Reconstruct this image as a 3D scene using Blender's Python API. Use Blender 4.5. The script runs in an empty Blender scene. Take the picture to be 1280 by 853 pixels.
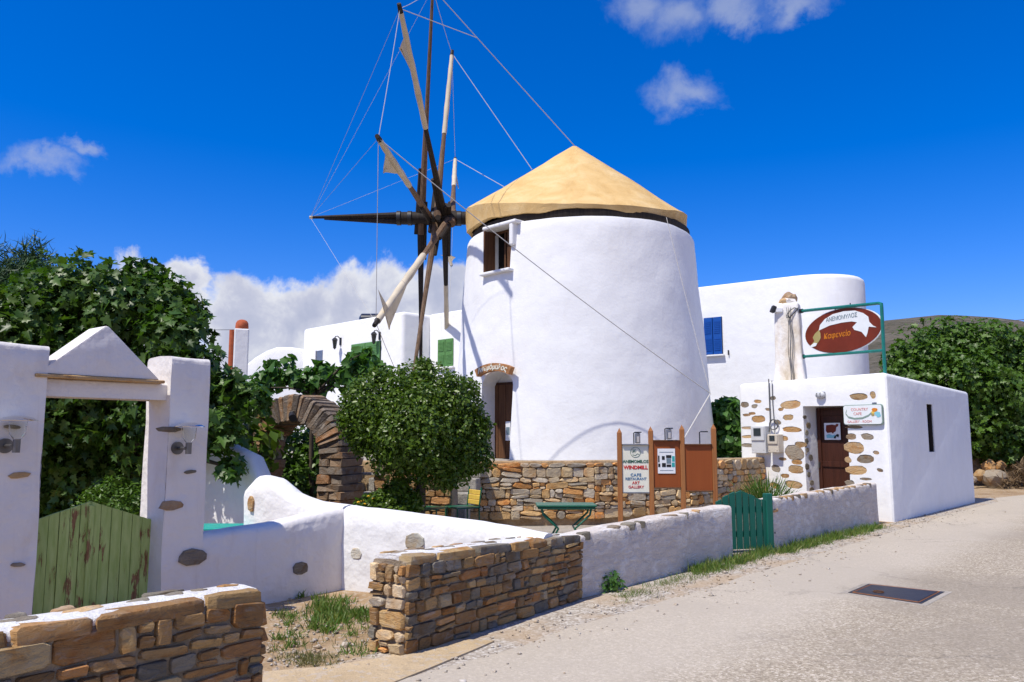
import bpy, bmesh, math, random
import numpy as np
from mathutils import Vector, Matrix, noise as mnoise

scene = bpy.context.scene
COL = scene.collection
R = math.radians
# ------------------------------------------------------------------ camera
EYE = 1.6
PITCH = math.atan(119 / 1000)
cam_data = bpy.data.cameras.new('camera')
cam_data.sensor_width = 36
cam_data.lens = 28.125
cam_data.clip_end = 6000
cam = bpy.data.objects.new('camera', cam_data)
COL.objects.link(cam)
cam.location = (0, 0, EYE)
cam.rotation_euler = (math.pi / 2 + PITCH, 0, 0)
scene.camera = cam
# ------------------------------------------------------------------ light
SUN_H = Vector((-0.735, -0.68, 0)).normalized()
SUN_EL = R(61)
SUN = (SUN_H * math.cos(SUN_EL) + Vector((0, 0, math.sin(SUN_EL)))).normalized()
sun_data = bpy.data.lights.new('sun', 'SUN')
sun_data.energy = 4.2
sun_data.angle = R(0.53)
sun_data.color = (1.0, 0.95, 0.85)
sun = bpy.data.objects.new('sun', sun_data)
COL.objects.link(sun)
sun.rotation_euler = SUN.to_track_quat('Z', 'Y').to_euler()

scene.view_settings.view_transform = 'Standard'
scene.view_settings.look = 'None'
scene.view_settings.gamma = 1
scene.view_settings.exposure = 0.27


def pix_dir(px, py):
    u = (px - 640) / 1000
    v = (426.5 - py) / 1000
    c, s = math.cos(PITCH), math.sin(PITCH)
    return Vector((u, c - v * s, s + v * c))


def P(px, py, y):                     # point of the place at depth y that the photograph shows there
    d = pix_dir(px, py)
    return Vector((0, 0, EYE)) + d * (y / d.y)


def G(px, py, z=0.0):                 # point on a level at height z
    d = pix_dir(px, py)
    return Vector((0, 0, EYE)) + d * ((z - EYE) / d.z)


# ------------------------------------------------------------------ node helpers
class NT:
    def __init__(self, tree):
        self.t = tree
        self.n = tree.nodes
        self.l = tree.links

    def new(self, typ, **kw):
        n = self.n.new(typ)
        for k, v in kw.items():
            if k.startswith('i_'):
                key = k[2:]
                key = int(key) if key.isdigit() else key
                self.put(n.inputs[key], v)
            else:
                setattr(n, k, v)
        return n

    def put(self, sock, v):
        if isinstance(v, bpy.types.NodeSocket):
            self.l.new(v, sock)
        else:
            if hasattr(sock.default_value, '__len__') and not hasattr(v, '__len__'):
                v = (v,) * len(sock.default_value)
            if hasattr(v, '__len__') and len(v) == 3 and len(sock.default_value) == 4:
                v = (*v, 1)
            sock.default_value = v

    def math(self, op, a, b=0.0, c=None, clamp=False):
        n = self.n.new('ShaderNodeMath')
        n.operation = op
        n.use_clamp = clamp
        self.put(n.inputs[0], a)
        self.put(n.inputs[1], b)
        if c is not None:
            self.put(n.inputs[2], c)
        return n.outputs[0]

    def vmath(self, op, a, b=(0, 0, 0), scale=None):
        n = self.n.new('ShaderNodeVectorMath')
        n.operation = op
        self.put(n.inputs[0], a)
        if op != 'SCALE' and op != 'LENGTH':
            self.put(n.inputs[1], b)
        if scale is not None:
            self.put(n.inputs['Scale'], scale)
        return n.outputs['Value'] if op in ('LENGTH', 'DOT_PRODUCT', 'DISTANCE') else n.outputs[0]

    def noise(self, vec, scale, detail=4, rough=0.55, dist=0.0, col=False):
        n = self.n.new('ShaderNodeTexNoise')
        if vec is not None:
            self.put(n.inputs['Vector'], vec)
        n.inputs['Scale'].default_value = scale
        n.inputs['Detail'].default_value = detail
        n.inputs['Roughness'].default_value = rough
        n.inputs['Distortion'].default_value = dist
        return n.outputs['Color' if col else 'Fac']

    def voronoi(self, vec, scale, feature='F1', out='Distance'):
        n = self.n.new('ShaderNodeTexVoronoi')
        n.feature = feature
        self.put(n.inputs['Vector'], vec)
        n.inputs['Scale'].default_value = scale
        return n.outputs[out]

    def ramp(self, fac, stops, interp='LINEAR'):
        n = self.n.new('ShaderNodeValToRGB')
        n.color_ramp.interpolation = interp
        els = n.color_ramp.elements
        while len(els) < len(stops):
            els.new(0.5)
        for e, (p, c) in zip(els, stops):
            e.position = p
            e.color = (*c, 1) if hasattr(c, '__len__') else (c, c, c, 1)
        self.put(n.inputs[0], fac)
        return n.outputs[0]

    def mix(self, fac, a, b, blend='MIX'):
        n = self.n.new('ShaderNodeMix')
        n.data_type = 'RGBA'
        n.blend_type = blend
        self.put(n.inputs[0], fac)
        self.put(n.inputs[6], a)
        self.put(n.inputs[7], b)
        return n.outputs[2]

    def maprange(self, v, a, b, c=0.0, d=1.0, smooth=True):
        n = self.n.new('ShaderNodeMapRange')
        n.interpolation_type = 'SMOOTHSTEP' if smooth else 'LINEAR'
        self.put(n.inputs[0], v)
        for i, x in enumerate((a, b, c, d)):
            self.put(n.inputs[i + 1], x)
        return n.outputs[0]


# ------------------------------------------------------------------ sky
world = bpy.data.worlds.new('World')
scene.world = world
world.use_nodes = True
W = NT(world.node_tree)
bg = W.n['Background']
bg.inputs['Strength'].default_value = 0.08
sky = W.new('ShaderNodeTexSky', sky_type='NISHITA', sun_disc=False)
sky.sun_elevation = SUN_EL
sky.sun_rotation = math.atan2(SUN_H.x, SUN_H.y)
sky.altitude = 200
sky.air_density = 1.0
sky.dust_density = 0.5
sky.ozone_density = 3.5
hs = W.new('ShaderNodeHueSaturation', i_Saturation=1.5, i_Value=1.42, i_Color=sky.outputs[0])
tint = W.mix(1.0, hs.outputs[0], (0.86, 0.82, 1.28), 'MULTIPLY')
tc = W.new('ShaderNodeTexCoord')
dirv = W.vmath('NORMALIZE', tc.outputs['Generated'])
wn = W.noise(dirv, 9, 7, 0.62, 0.3, col=True)
wn2 = W.noise(dirv, 30, 9, 0.62, 0, col=True)
warp = W.vmath('ADD', dirv, W.vmath('SCALE', W.vmath('SUBTRACT', wn, (.5, .5, .5)), scale=0.11))
warp = W.vmath('ADD', warp, W.vmath('SCALE', W.vmath('SUBTRACT', wn2, (.5, .5, .5)), scale=0.04))


def blob_field(blobs):
    f = None
    for px, py, r, sq in blobs:
        c = pix_dir(px, py).normalized()
        dv = W.vmath('SUBTRACT', warp, tuple(c))
        dv = W.vmath('MULTIPLY', dv, (1, 1, sq))
        d = W.vmath('LENGTH', dv)
        val = W.math('SUBTRACT', 1.0, W.math('DIVIDE', d, r))
        f = val if f is None else W.math('SMOOTH_MAX', f, val, 0.12)
    return f


bank = [(185, 372, .055, 1.0), (228, 365, .048, 1.0), (300, 408, .068, 1.0), (375, 405, .066, 1.0), (440, 392, .068, 1.0),
        (505, 372, .062, 1.0), (560, 372, .055, 1.0), (620, 400, .06, 1.0), (330, 470, .08, 1.1), (450, 460, .085, 1.1), (560, 445, .06, 1.2),
        (180, 460, .085, 1.1), (60, 490, .08, 1.2), (-150, 460, .12, 1.5), (-420, 440, .14, 1.4)]
wisp = [(790, 0, .055, 1.4), (850, 10, .06, 1.3), (930, 5, .05, 1.8), (1010, 5, .05, 2.2), (855, 122, .05, 1.5), (58, 203, .038, 1.7), (95, 183, .024, 1.5),
        (1700, 80, .1, 1.6), (-700, 60, .12, 1.6)]
fb = blob_field(bank)
fw = blob_field(wisp)
# weather continued behind the viewer: unseen clouds thickened to neutralise the blue ambient light
gn = W.noise(dirv, 3.1, 6, 0.6)
back = W.maprange(W.vmath('DOT_PRODUCT', dirv, (0, 1, 0)), 0.25, -0.1)
elev = W.vmath('DOT_PRODUCT', dirv, (0, 0, 1))
gm = W.math('MULTIPLY', W.maprange(gn, 0.48, 0.62), back)
gm = W.math('MULTIPLY', gm, W.maprange(elev, 0.0, 0.1))
ab = W.math('MULTIPLY', W.maprange(fb, 0.06, 0.38), 0.95)
aw = W.math('MULTIPLY', W.maprange(fw, 0.0, 0.95), 0.52)
cshade = W.noise(W.vmath('ADD', dirv, (0.3, 0.0, 0.012)), 15, 6, 0.6, 0.4)
# sunlit crowns, greyer bodies and flat grey bases
body = W.math('ADD', W.math('MULTIPLY', fb, 0.55), W.math('MULTIPLY', cshade, 0.95))
ccol = W.ramp(body, [(0.50, (9.6, 9.6, 9.7)), (0.62, (8.4, 8.5, 9.0)), (0.80, (6.2, 6.4, 7.6)), (0.98, (5.2, 5.5, 6.9))])
ccol = W.mix(1.0, ccol, (.98, .98, .98), 'MULTIPLY')
c1 = W.mix(aw, tint, (5.2, 5.8, 7.2))
c2 = W.mix(ab, c1, ccol)
c3 = W.mix(gm, c2, (6.0, 6.2, 6.8))
W.l.new(c3, bg.inputs['Color'])

# ------------------------------------------------------------------ materials
M = {}


def mat(name, build, rough=0.8, spec=0.3, metal=0.0):
    m = bpy.data.materials.new(name)
    m.use_nodes = True
    t = NT(m.node_tree)
    b = t.n['Principled BSDF']
    b.inputs['Roughness'].default_value = rough
    b.inputs['Specular IOR Level'].default_value = spec
    b.inputs['Metallic'].default_value = metal
    build(t, b)
    M[name] = m
    return m


def pos(t):
    return t.new('ShaderNodeNewGeometry').outputs['Position']


def bump(t, b, h, strength=0.3, dist=0.02):
    n = t.new('ShaderNodeBump')
    n.inputs['Strength'].default_value = strength
    n.inputs['Distance'].default_value = dist
    t.put(n.inputs['Height'], h)
    t.l.new(n.outputs[0], b.inputs['Normal'])


def simple(name, col, rough=0.6, spec=0.4, metal=0.0, var=0.12, scale=8, bmp=0.0):
    def f(t, b):
        p = pos(t)
        n = t.noise(p, scale, 5)
        lo = tuple(c * (1 - var) for c in col)
        hi = tuple(min(1, c * (1 + var)) for c in col)
        t.put(b.inputs['Base Color'], t.ramp(n, [(0.3, lo), (0.7, hi)]))
        if bmp:
            bump(t, b, t.noise(p, scale * 4, 4), bmp, 0.01)
    return mat(name, f, rough, spec, metal)


def plaster(name, col, stain=0.25, stain_col=(.62, .58, .53), bs=0.35, lumps=2.2):
    def f(t, b):
        p = pos(t)
        big = t.noise(p, 1.1, 5, 0.6)
        med = t.noise(t.vmath('MULTIPLY', p, (3.0, 3.0, 1.1)), 1.6, 6, 0.65)
        fac = t.math('MULTIPLY', t.maprange(t.math('ADD', t.math('MULTIPLY', big, .5), t.math('MULTIPLY', med, .5)), 0.5, 0.68), stain)
        lo = tuple(c * 0.96 for c in col)
        base = t.ramp(t.noise(p, 3, 4), [(0.35, lo), (0.65, col)])
        # rain streaks run down from the top, splash dirt has its own ragged edge
        streak = t.noise(t.vmath('MULTIPLY', p, (9, 9, 0.6)), 1.0, 5, 0.7)
        sf = t.math('MULTIPLY', t.maprange(streak, 0.58, 0.78), stain * .6)
        c = t.mix(fac, base, stain_col)
        c = t.mix(sf, c, tuple(x * .9 for x in stain_col))
        t.put(b.inputs['Base Color'], c)
        h = t.math('ADD', t.math('MULTIPLY', t.noise(p, lumps, 3, .5), 1.0), t.math('MULTIPLY', t.noise(p, 22, 4), .14))
        bump(t, b, h, bs, 0.06)
    return mat(name, f, 0.85, 0.15)


plaster('plaster', (.81, .81, .81), 0.22, (.66, .62, .57))
plaster('plaster_mill', (.82, .82, .82), 0.2, (.68, .64, .59), bs=0.45, lumps=1.6)
plaster('plaster_lumpy', (.80, .79, .775), 0.42, (.62, .575, .53), 0.6, 3.5)
plaster('plaster_gate', (.74, .70, .665), 0.6, (.60, .535, .48), 0.7, 3.5)  # mottled limewash; a darker, warmer shade tone is also put into its colour


def weathered(t, b):
    p = pos(t)
    n = t.noise(p, 2.2, 7, 0.68, 0.6)
    n2 = t.noise(t.vmath('MULTIPLY', p, (1, 1, 2.2)), 5.5, 6, 0.7, 1.2)
    f = t.maprange(t.math('ADD', t.math('MULTIPLY', n, .4), t.math('MULTIPLY', n2, .6)), 0.46, 0.62)
    c = t.mix(f, (.635, .565, .505), (.765, .725, .685))
    dirt = t.maprange(t.noise(p, 1.1, 5), .5, .75)
    c = t.mix(t.math('MULTIPLY', dirt, .4), c, (.46, .40, .35))
    t.put(b.inputs['Base Color'], c)
    h = t.math('ADD', n2, t.math('MULTIPLY', t.noise(p, 30, 4), .2))
    bump(t, b, h, 0.8, 0.06)


mat('plaster_worn', weathered, 0.9, 0.1)


def chimney_old(t, b):
    p = pos(t)
    n = t.noise(t.vmath('MULTIPLY', p, (2, 2, .9)), 1.6, 6, .65)
    t.put(b.inputs['Base Color'], t.ramp(n, [(.3, (.52, .43, .31)), (.45, (.68, .61, .52)), (.6, (.78, .75, .71))]))
    bump(t, b, t.noise(p, 12, 5), .5, .03)


mat('plaster_old', chimney_old, .9, .1)


def stone_mat(name, cols, dark=.5, bs=0.9, sc=1.0, aniso=3.2, gain=1.0):
    def f(t, b):
        oi = t.new('ShaderNodeObjectInfo')
        rnd = oi.outputs['Random']
        p = t.vmath('ADD', pos(t), t.vmath('SCALE', (13, 7, 5), scale=rnd))
        n = len(cols)
        base = t.ramp(rnd, [(i / n, c) for i, c in enumerate(cols)], 'CONSTANT')
        rnd2 = t.math('FRACT', t.math('MULTIPLY', rnd, 37.7))
        band = t.noise(t.vmath('MULTIPLY', p, (1, 1, aniso)), 7 * sc, 6, .65, 1.0)
        patch = t.noise(p, 5 * sc, 4, .6, .5)
        c = t.mix(t.maprange(patch, .46, .70), base, t.mix(1.0, base, (.86, .66, .46), 'MULTIPLY'))
        c = t.mix(t.math('MULTIPLY', t.maprange(band, .5, .75), .6), c, (.34, .31, .27))
        c = t.mix(t.math('MULTIPLY', t.maprange(band, .45, .25), dark), c, (.10, .07, .045))
        k = t.math('ADD', gain * .72, t.math('MULTIPLY', rnd2, gain * .55))
        c = t.mix(1.0, c, t.new('ShaderNodeCombineColor', i_0=k, i_1=k, i_2=k).outputs[0], 'MULTIPLY')
        t.put(b.inputs['Base Color'], c)
        h = t.math('ADD', band, t.math('MULTIPLY', t.noise(p, 38 * sc, 5, .7), .35))
        bump(t, b, h, bs, 0.035)
    return mat(name, f, .88, .2)


stone_mat('stone', [(.36, .205, .085), (.23, .135, .06), (.42, .265, .115), (.21, .185, .145), (.32, .185, .075), (.38, .19, .075), (.36, .265, .145), (.17, .15, .12),
                    (.40, .265, .12), (.29, .16, .065), (.26, .17, .085)], gain=1.02)
stone_mat('stone_pale', [(.60, .42, .23), (.52, .39, .24), (.62, .40, .18), (.46, .40, .31), (.64, .48, .28), (.58, .29, .10), (.50, .43, .33), (.58, .47, .32)], .25, sc=.8, aniso=1.6)
stone_mat('stone_dark', [(.23, .16, .105), (.20, .15, .11), (.27, .175, .105), (.18, .145, .115), (.30, .17, .09)], .3, sc=1.4, aniso=1.2)
stone_mat('stone_inset', [(.46, .30, .145), (.38, .27, .17), (.30, .25, .19), (.48, .32, .165), (.44, .25, .10)])
stone_mat('stone_lime', [(.50, .47, .40), (.44, .42, .36)], .1, .5)
stone_mat('stone_grey', [(.22, .195, .15), (.26, .23, .175), (.20, .17, .13)])


def mortar(name, a, bcol):
    def f(t, b):
        p = pos(t)
        t.put(b.inputs['Base Color'], t.ramp(t.noise(p, 6, 6, .65), [(.35, a), (.65, bcol)]))
        bump(t, b, t.noise(p, 25, 5, .7), .9, .03)
    return mat(name, f, .95, .1)


mortar('mortar', (.23, .18, .125), (.37, .295, .215))
mortar('mortar_ochre', (.30, .195, .10), (.46, .33, .20))
mortar('lime', (.70, .67, .64), (.80, .79, .77))
mortar('step_stone', (.24, .22, .19), (.40, .37, .32))


def thatch(t, b):
    p = pos(t)
    n = t.noise(p, 1.6, 6, .62, .4)
    st = t.noise(t.vmath('MULTIPLY', p, (1, 1, .5)), 9, 5, .7)
    c = t.ramp(n, [(.3, (.56, .36, .145)), (.5, (.65, .445, .20)), (.7, (.72, .53, .275))])
    c = t.mix(t.math('MULTIPLY', t.maprange(st, .55, .75), .3), c, (.40, .24, .10))
    t.put(b.inputs['Base Color'], c)
    h = t.math('ADD', t.math('MULTIPLY', n, 1.0), t.math('MULTIPLY', t.noise(p, 45, 4, .7), .2))
    bump(t, b, h, .7, .06)


mat('thatch', thatch, .95, .05)


def wood(name, a, bcol, rough=.75, sc=1.0, bs=.4):
    def f(t, b):
        tc_ = t.new('ShaderNodeTexCoord').outputs['Object']
        g = t.noise(t.vmath('MULTIPLY', tc_, (22 * sc, 22 * sc, 1.3 * sc)), 1.0, 6, .65, .3)
        t.put(b.inputs['Base Color'], t.ramp(g, [(.3, a), (.7, bcol)]))
        bump(t, b, g, bs, .01)
    return mat(name, f, rough, .25)


wood('wood_dark', (.012, .010, .009), (.04, .03, .023))
wood('wood_brown', (.07, .030, .014), (.15, .068, .03))
wood('wood_door', (.035, .012, .007), (.07, .022, .012), .5)
wood('wood_post', (.26, .095, .03), (.38, .16, .055), .6)
wood('board_orange', (.24, .058, .014), (.29, .075, .018), .55, .3, .1)
wood('wood_green', (.006, .085, .062), (.012, .13, .092), .5)
wood('spoke_wood', (.08, .045, .025), (.20, .13, .08))


def peeling(t, b):
    oc = pos(t)
    q = t.vmath('MULTIPLY', oc, (9, 9, 1.7))
    n = t.noise(q, 1.6, 7, .72, .4)
    big = t.noise(oc, 2.6, 3, .5)
    f = t.maprange(t.math('ADD', t.math('MULTIPLY', n, .65), t.math('MULTIPLY', big, .35)), .545, .585)
    green = t.ramp(t.noise(q, 3, 5), [(.3, (.30, .40, .11)), (.7, (.44, .53, .19))])
    bare = t.ramp(t.noise(q, 6, 4), [(.3, (.17, .07, .03)), (.7, (.30, .17, .09))])
    t.put(b.inputs['Base Color'], t.mix(f, green, bare))
    bump(t, b, t.math('SUBTRACT', t.noise(q, 5, 4), f), .5, .008)


mat('paint_peeling', peeling, .7, .2)
simple('sailcloth', (.55, .475, .36), .9, .1, var=.12, scale=3)
simple('rope', (.50, .48, .45), .9, .1)
simple('wire_dark', (.10, .10, .10), .6, .3)
simple('metal_black', (.012, .012, .014), .5, .5)
simple('metal_grey', (.30, .31, .33), .35, .5, .9)
simple('chrome', (.72, .74, .77), .16, .5, 1.0, .03)
simple('bronze', (.16, .15, .14), .4, .5, .8)
simple('teal_paint', (.004, .155, .125), .4, .5, var=.18)
simple('green_paint', (.004, .10, .05), .4, .5, var=.18)
simple('green_shutter', (.10, .24, .075), .6, .3, var=.1)
simple('blue_shutter', (.006, .075, .34), .5, .3, var=.05)
simple('yellow_slat', (.74, .50, .10), .6, .3, var=.15)
simple('turquoise', (.02, .36, .30), .4, .4)
simple('terracotta', (.42, .105, .045), .8, .2, var=.2, bmp=.3)
simple('sign_red', (.155, .022, .008), .5, .3, var=.14, scale=5)
simple('sign_white', (.74, .77, .77), .6, .3, var=.04)
simple('sign_cream', (.74, .72, .60), .5, .3, var=.04)
simple('sign_edge', (.22, .30, .25), .5, .3)
simple('ink_green', (.05, .13, .09), .7, .2)
simple('ink_red', (.50, .03, .03), .7, .2)
simple('ink_blue', (.06, .16, .30), .7, .2)
simple('ink_greyblue', (.15, .21, .25), .7, .2)
simple('ink_orange', (.60, .20, .02), .7, .2)
simple('ink_pink', (.62, .24, .22), .7, .2)
simple('ink_teal', (.04, .34, .33), .7, .2)
simple('ink_black', (.02, .02, .022), .7, .2)
simple('ink_gold', (.36, .30, .12), .7, .2)
simple('ink_cyan', (.22, .52, .60), .7, .2)
simple('paper', (.76, .77, .78), .7, .2, var=.03)
simple('plastic_grey', (.52, .53, .54), .5, .4, var=.06)
simple('plastic_beige', (.55, .49, .40), .5, .4, var=.06)
simple('dark_void', (.012, .009, .008), .8, .1)
simple('iron_plate', (.045, .042, .048), .45, .5, .6, .25, 12, .3)
simple('plaque', (.36, .17, .07), .8, .2, var=.35, scale=14)
simple('flower_red', (.6, .02, .01), .7, .2)
simple('flower_yellow', (.7, .42, .03), .7, .2)
simple('solar_black', (.02, .022, .03), .3, .5)


def glass_build(t, b):
    b.inputs['Base Color'].default_value = (.92, .95, .95, 1)
    b.inputs['Transmission Weight'].default_value = 1.0
    b.inputs['IOR'].default_value = 1.2


mat('glass', glass_build, .06, .5)


def pane_build(t, b):
    b.inputs['Base Color'].default_value = (.02, .03, .035, 1)


mat('dark_glass', pane_build, .08, .6)


def leaf_mat(name, cols, trans=.28, rough=.42, per_object=False):
    m = bpy.data.materials.new(name)
    m.use_nodes = True
    t = NT(m.node_tree)
    b = t.n['Principled BSDF']
    rnd = t.new('ShaderNodeObjectInfo').outputs['Random'] if per_object else t.new('ShaderNodeNewGeometry').outputs['Random Per Island']
    n = len(cols)
    c = t.ramp(rnd, [(i / max(1, n - 1), x) for i, x in enumerate(cols)])
    t.put(b.inputs['Base Color'], c)
    b.inputs['Roughness'].default_value = rough
    b.inputs['Specular IOR Level'].default_value = .35
    tr = t.new('ShaderNodeBsdfTranslucent')
    t.put(tr.inputs[0], t.mix(1.0, c, (1.25, 1.5, .55), 'MULTIPLY'))
    mx = t.new('ShaderNodeMixShader')
    mx.inputs[0].default_value = trans
    t.l.new(b.outputs[0], mx.inputs[1])
    t.l.new(tr.outputs[0], mx.inputs[2])
    t.l.new(mx.outputs[0], t.n['Material Output'].inputs[0])
    M[name] = m
    return m


leaf_mat('leaf_fig', [(.028, .066, .008), (.044, .095, .011), (.07, .135, .018), (.05, .105, .014), (.09, .15, .02)])
leaf_mat('leaf_fig_single', [(.036, .085, .010), (.055, .12, .015), (.095, .18, .025), (.06, .13, .018)], per_object=True)
leaf_mat('leaf_small', [(.045, .088, .008), (.078, .135, .011), (.12, .185, .018)], .26, .36)
leaf_mat('leaf_pine', [(.022, .055, .016), (.035, .08, .022), (.05, .10, .025)], .1, .55)
leaf_mat('leaf_tree', [(.045, .095, .012), (.07, .14, .016), (.10, .185, .024)], .28)
leaf_mat('leaf_vine', [(.055, .13, .02), (.08, .18, .03), (.06, .14, .03)], .3)
leaf_mat('leaf_dry', [(.11, .12, .035), (.20, .17, .06), (.07, .11, .025), (.26, .21, .09)], .2, .6)
leaf_mat('leaf_grass', [(.06, .13, .018), (.10, .185, .028), (.19, .20, .05), (.08, .16, .022)], .25, .5)
leaf_mat('leaf_twig', [(.16, .10, .05), (.10, .065, .035), (.20, .14, .08)], .05, .8)
wood('bark', (.045, .034, .025), (.12, .095, .07), .9, .4, .8)


def asphalt(t, b):
    p = pos(t)
    flat = t.vmath('MULTIPLY', p, (1, 1, 0))
    ag = t.voronoi(flat, 60, out='Color')
    agb = t.new('ShaderNodeSeparateColor', i_0=ag).outputs[0]
    fine = t.noise(flat, 120, 3, .7)
    big = t.noise(flat, .35, 5, .6, .6)
    mid = t.noise(flat, 2.4, 6, .65)
    c = t.ramp(agb, [(.0, (.25, .20, .14)), (.5, (.40, .335, .245)), (.85, (.51, .43, .325)), (1.0, (.68, .60, .49))])
    c = t.mix(t.math('MULTIPLY', t.maprange(fine, .48, .66), .7), c, (.17, .145, .115))
    c = t.mix(t.math('MULTIPLY', t.maprange(big, .42, .62), .65), c, (.28, .235, .18))
    c = t.mix(t.math('MULTIPLY', t.maprange(mid, .5, .72), .35), c, (.36, .30, .24))
    # wheel-worn lane and pale dusty margin beside the walls, along the road's own direction
    d = t.math('ADD', t.vmath('DOT_PRODUCT', flat, (.757, -.653, 0)), t.math('MULTIPLY', t.noise(flat, .8, 5, .65), .9))
    dust = t.maprange(d, -1.75, -2.75)
    c = t.mix(t.math('MULTIPLY', dust, .62), c, (.52, .455, .37))
    # darker worn lane and the seam of an old overlay
    lane = t.maprange(d, .15, .75)
    c = t.mix(t.math('MULTIPLY', lane, .3), c, (.26, .218, .17))
    # a few hairline cracks
    e = t.voronoi(t.vmath('ADD', flat, t.vmath('SCALE', t.noise(flat, 2, 5, .7, col=True), scale=.9)), .42, 'DISTANCE_TO_EDGE')
    crack = t.math('MULTIPLY', t.maprange(e, .013, .002), t.maprange(t.noise(flat, .5, 3), .5, .6))
    c = t.mix(t.math('MULTIPLY', crack, .3), c, (.07, .06, .055))
    t.put(b.inputs['Base Color'], c)
    bump(t, b, t.math('ADD', agb, t.math('MULTIPLY', fine, .6)), .55, .008)


mat('asphalt', asphalt, .85, .25)


def soil(name, a, bcol, ccol):
    def f(t, b):
        p = pos(t)
        n = t.noise(p, 1.3, 7, .65, .4)
        c = t.ramp(n, [(.35, a), (.5, bcol), (.68, ccol)])
        peb = t.voronoi(p, 26, out='Color')
        pr = t.new('ShaderNodeSeparateColor', i_0=peb).outputs[1]
        c = t.mix(t.math('MULTIPLY', t.maprange(pr, .72, .9), .5), c, (.48, .42, .36))
        c = t.mix(t.math('MULTIPLY', t.maprange(t.noise(p, 60, 3), .52, .7), .35), c, tuple(x * .55 for x in a))
        t.put(b.inputs['Base Color'], c)
        bump(t, b, t.math('ADD', t.noise(p, 9, 6, .7), t.math('MULTIPLY', pr, .4)), .7, .04)
    return mat(name, f, .95, .1)


soil('soil', (.27, .175, .095), (.36, .25, .145), (.44, .33, .215))
soil('sand_concrete', (.46, .345, .21), (.52, .40, .255), (.56, .44, .30))
soil('paving', (.28, .25, .21), (.36, .32, .27), (.42, .38, .33))


def hillside(t, b):
    p = pos(t)
    n = t.noise(p, .02, 8, .65, .5)
    sp = t.noise(p, .14, 6, .75)
    ter = t.noise(t.vmath('MULTIPLY', p, (.25, .25, 3.2)), .06, 6, .65, .8)
    c = t.ramp(n, [(.35, (.095, .085, .062)), (.6, (.155, .135, .105))])
    c = t.mix(t.maprange(sp, .52, .62), c, (.04, .046, .026))
    c = t.mix(t.math('MULTIPLY', t.maprange(ter, .55, .66), .55), c, (.25, .225, .195))
    t.put(b.inputs['Base Color'], c)
    bump(t, b, t.math('ADD', n, sp), .8, 4)


mat('hillside', hillside, .95, .05)


# ------------------------------------------------------------------ object helpers
def tag(o, label=None, cat=None, group=None, kind=None):
    if label:
        o['label'] = label
    if cat:
        o['category'] = cat
    if group:
        o['group'] = group
    if kind:
        o['kind'] = kind
    return o


def empty(name, label, cat, loc=(0, 0, 0), rz=0.0, group=None):
    o = bpy.data.objects.new(name, None)
    o.empty_display_size = .2
    COL.objects.link(o)
    o.location = loc
    o.rotation_euler = (0, 0, rz)
    return tag(o, label, cat, group)


def wm(o):
    return (wm(o.parent) if o.parent else Matrix.Identity(4)) @ o.matrix_basis


def link(name, mesh, parent=None, mtx=None, world=False):
    """link a mesh; mtx is the placement in the parent's space (or in the world's)"""
    o = bpy.data.objects.new(name, mesh)
    COL.objects.link(o)
    if parent is not None:
        o.parent = parent
    mtx = Matrix.Identity(4) if mtx is None else mtx
    if world and parent is not None:
        mtx = wm(parent).inverted() @ mtx
    o.matrix_basis = mtx
    return o


def wlink(name, mesh, parent=None):
    """a part whose mesh is written in world coordinates"""
    return link(name, mesh, parent, None, True)


def mesh_of(name, verts, faces, m, smooth=False, sharp=None):
    me = bpy.data.meshes.new(name)
    me.from_pydata([tuple(v) for v in verts], [], faces)
    me.update()
    fin(me, m, smooth, sharp)
    return me


def fin(me, m, smooth=False, sharp=None):
    if m:
        me.materials.append(M[m])
    if smooth:
        me.polygons.foreach_set('use_smooth', [True] * len(me.polygons))
        if sharp:
            me.set_sharp_from_angle(angle=R(sharp))
    return me


def from_bm(name, bm, m, smooth=False, sharp=None):
    bmesh.ops.recalc_face_normals(bm, faces=bm.faces)
    me = bpy.data.meshes.new(name)
    bm.to_mesh(me)
    bm.free()
    return fin(me, m, smooth, sharp)


def frame(o, x, y, z):
    """matrix with columns x, y, z and origin o"""
    return Matrix(((x[0], y[0], z[0], o[0]), (x[1], y[1], z[1], o[1]), (x[2], y[2], z[2], o[2]), (0, 0, 0, 1)))


def box_bm(sx, sy, sz, bev=0.0, seg=2, centre=(0, 0, 0)):
    bm = bmesh.new()
    bmesh.ops.create_cube(bm, size=1)
    for v in bm.verts:
        v.co = Vector((v.co.x * sx + centre[0], v.co.y * sy + centre[1], v.co.z * sz + centre[2]))
    if bev:
        bmesh.ops.bevel(bm, geom=bm.edges[:], offset=bev, segments=seg, affect='EDGES', profile=.5)
    return bm


def box(name, sx, sy, sz, m, parent=None, mtx=None, bev=0.0, centre=(0, 0, 0), seg=2):
    return link(name, from_bm(name, box_bm(sx, sy, sz, bev, seg, centre), m), parent, mtx)


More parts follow.
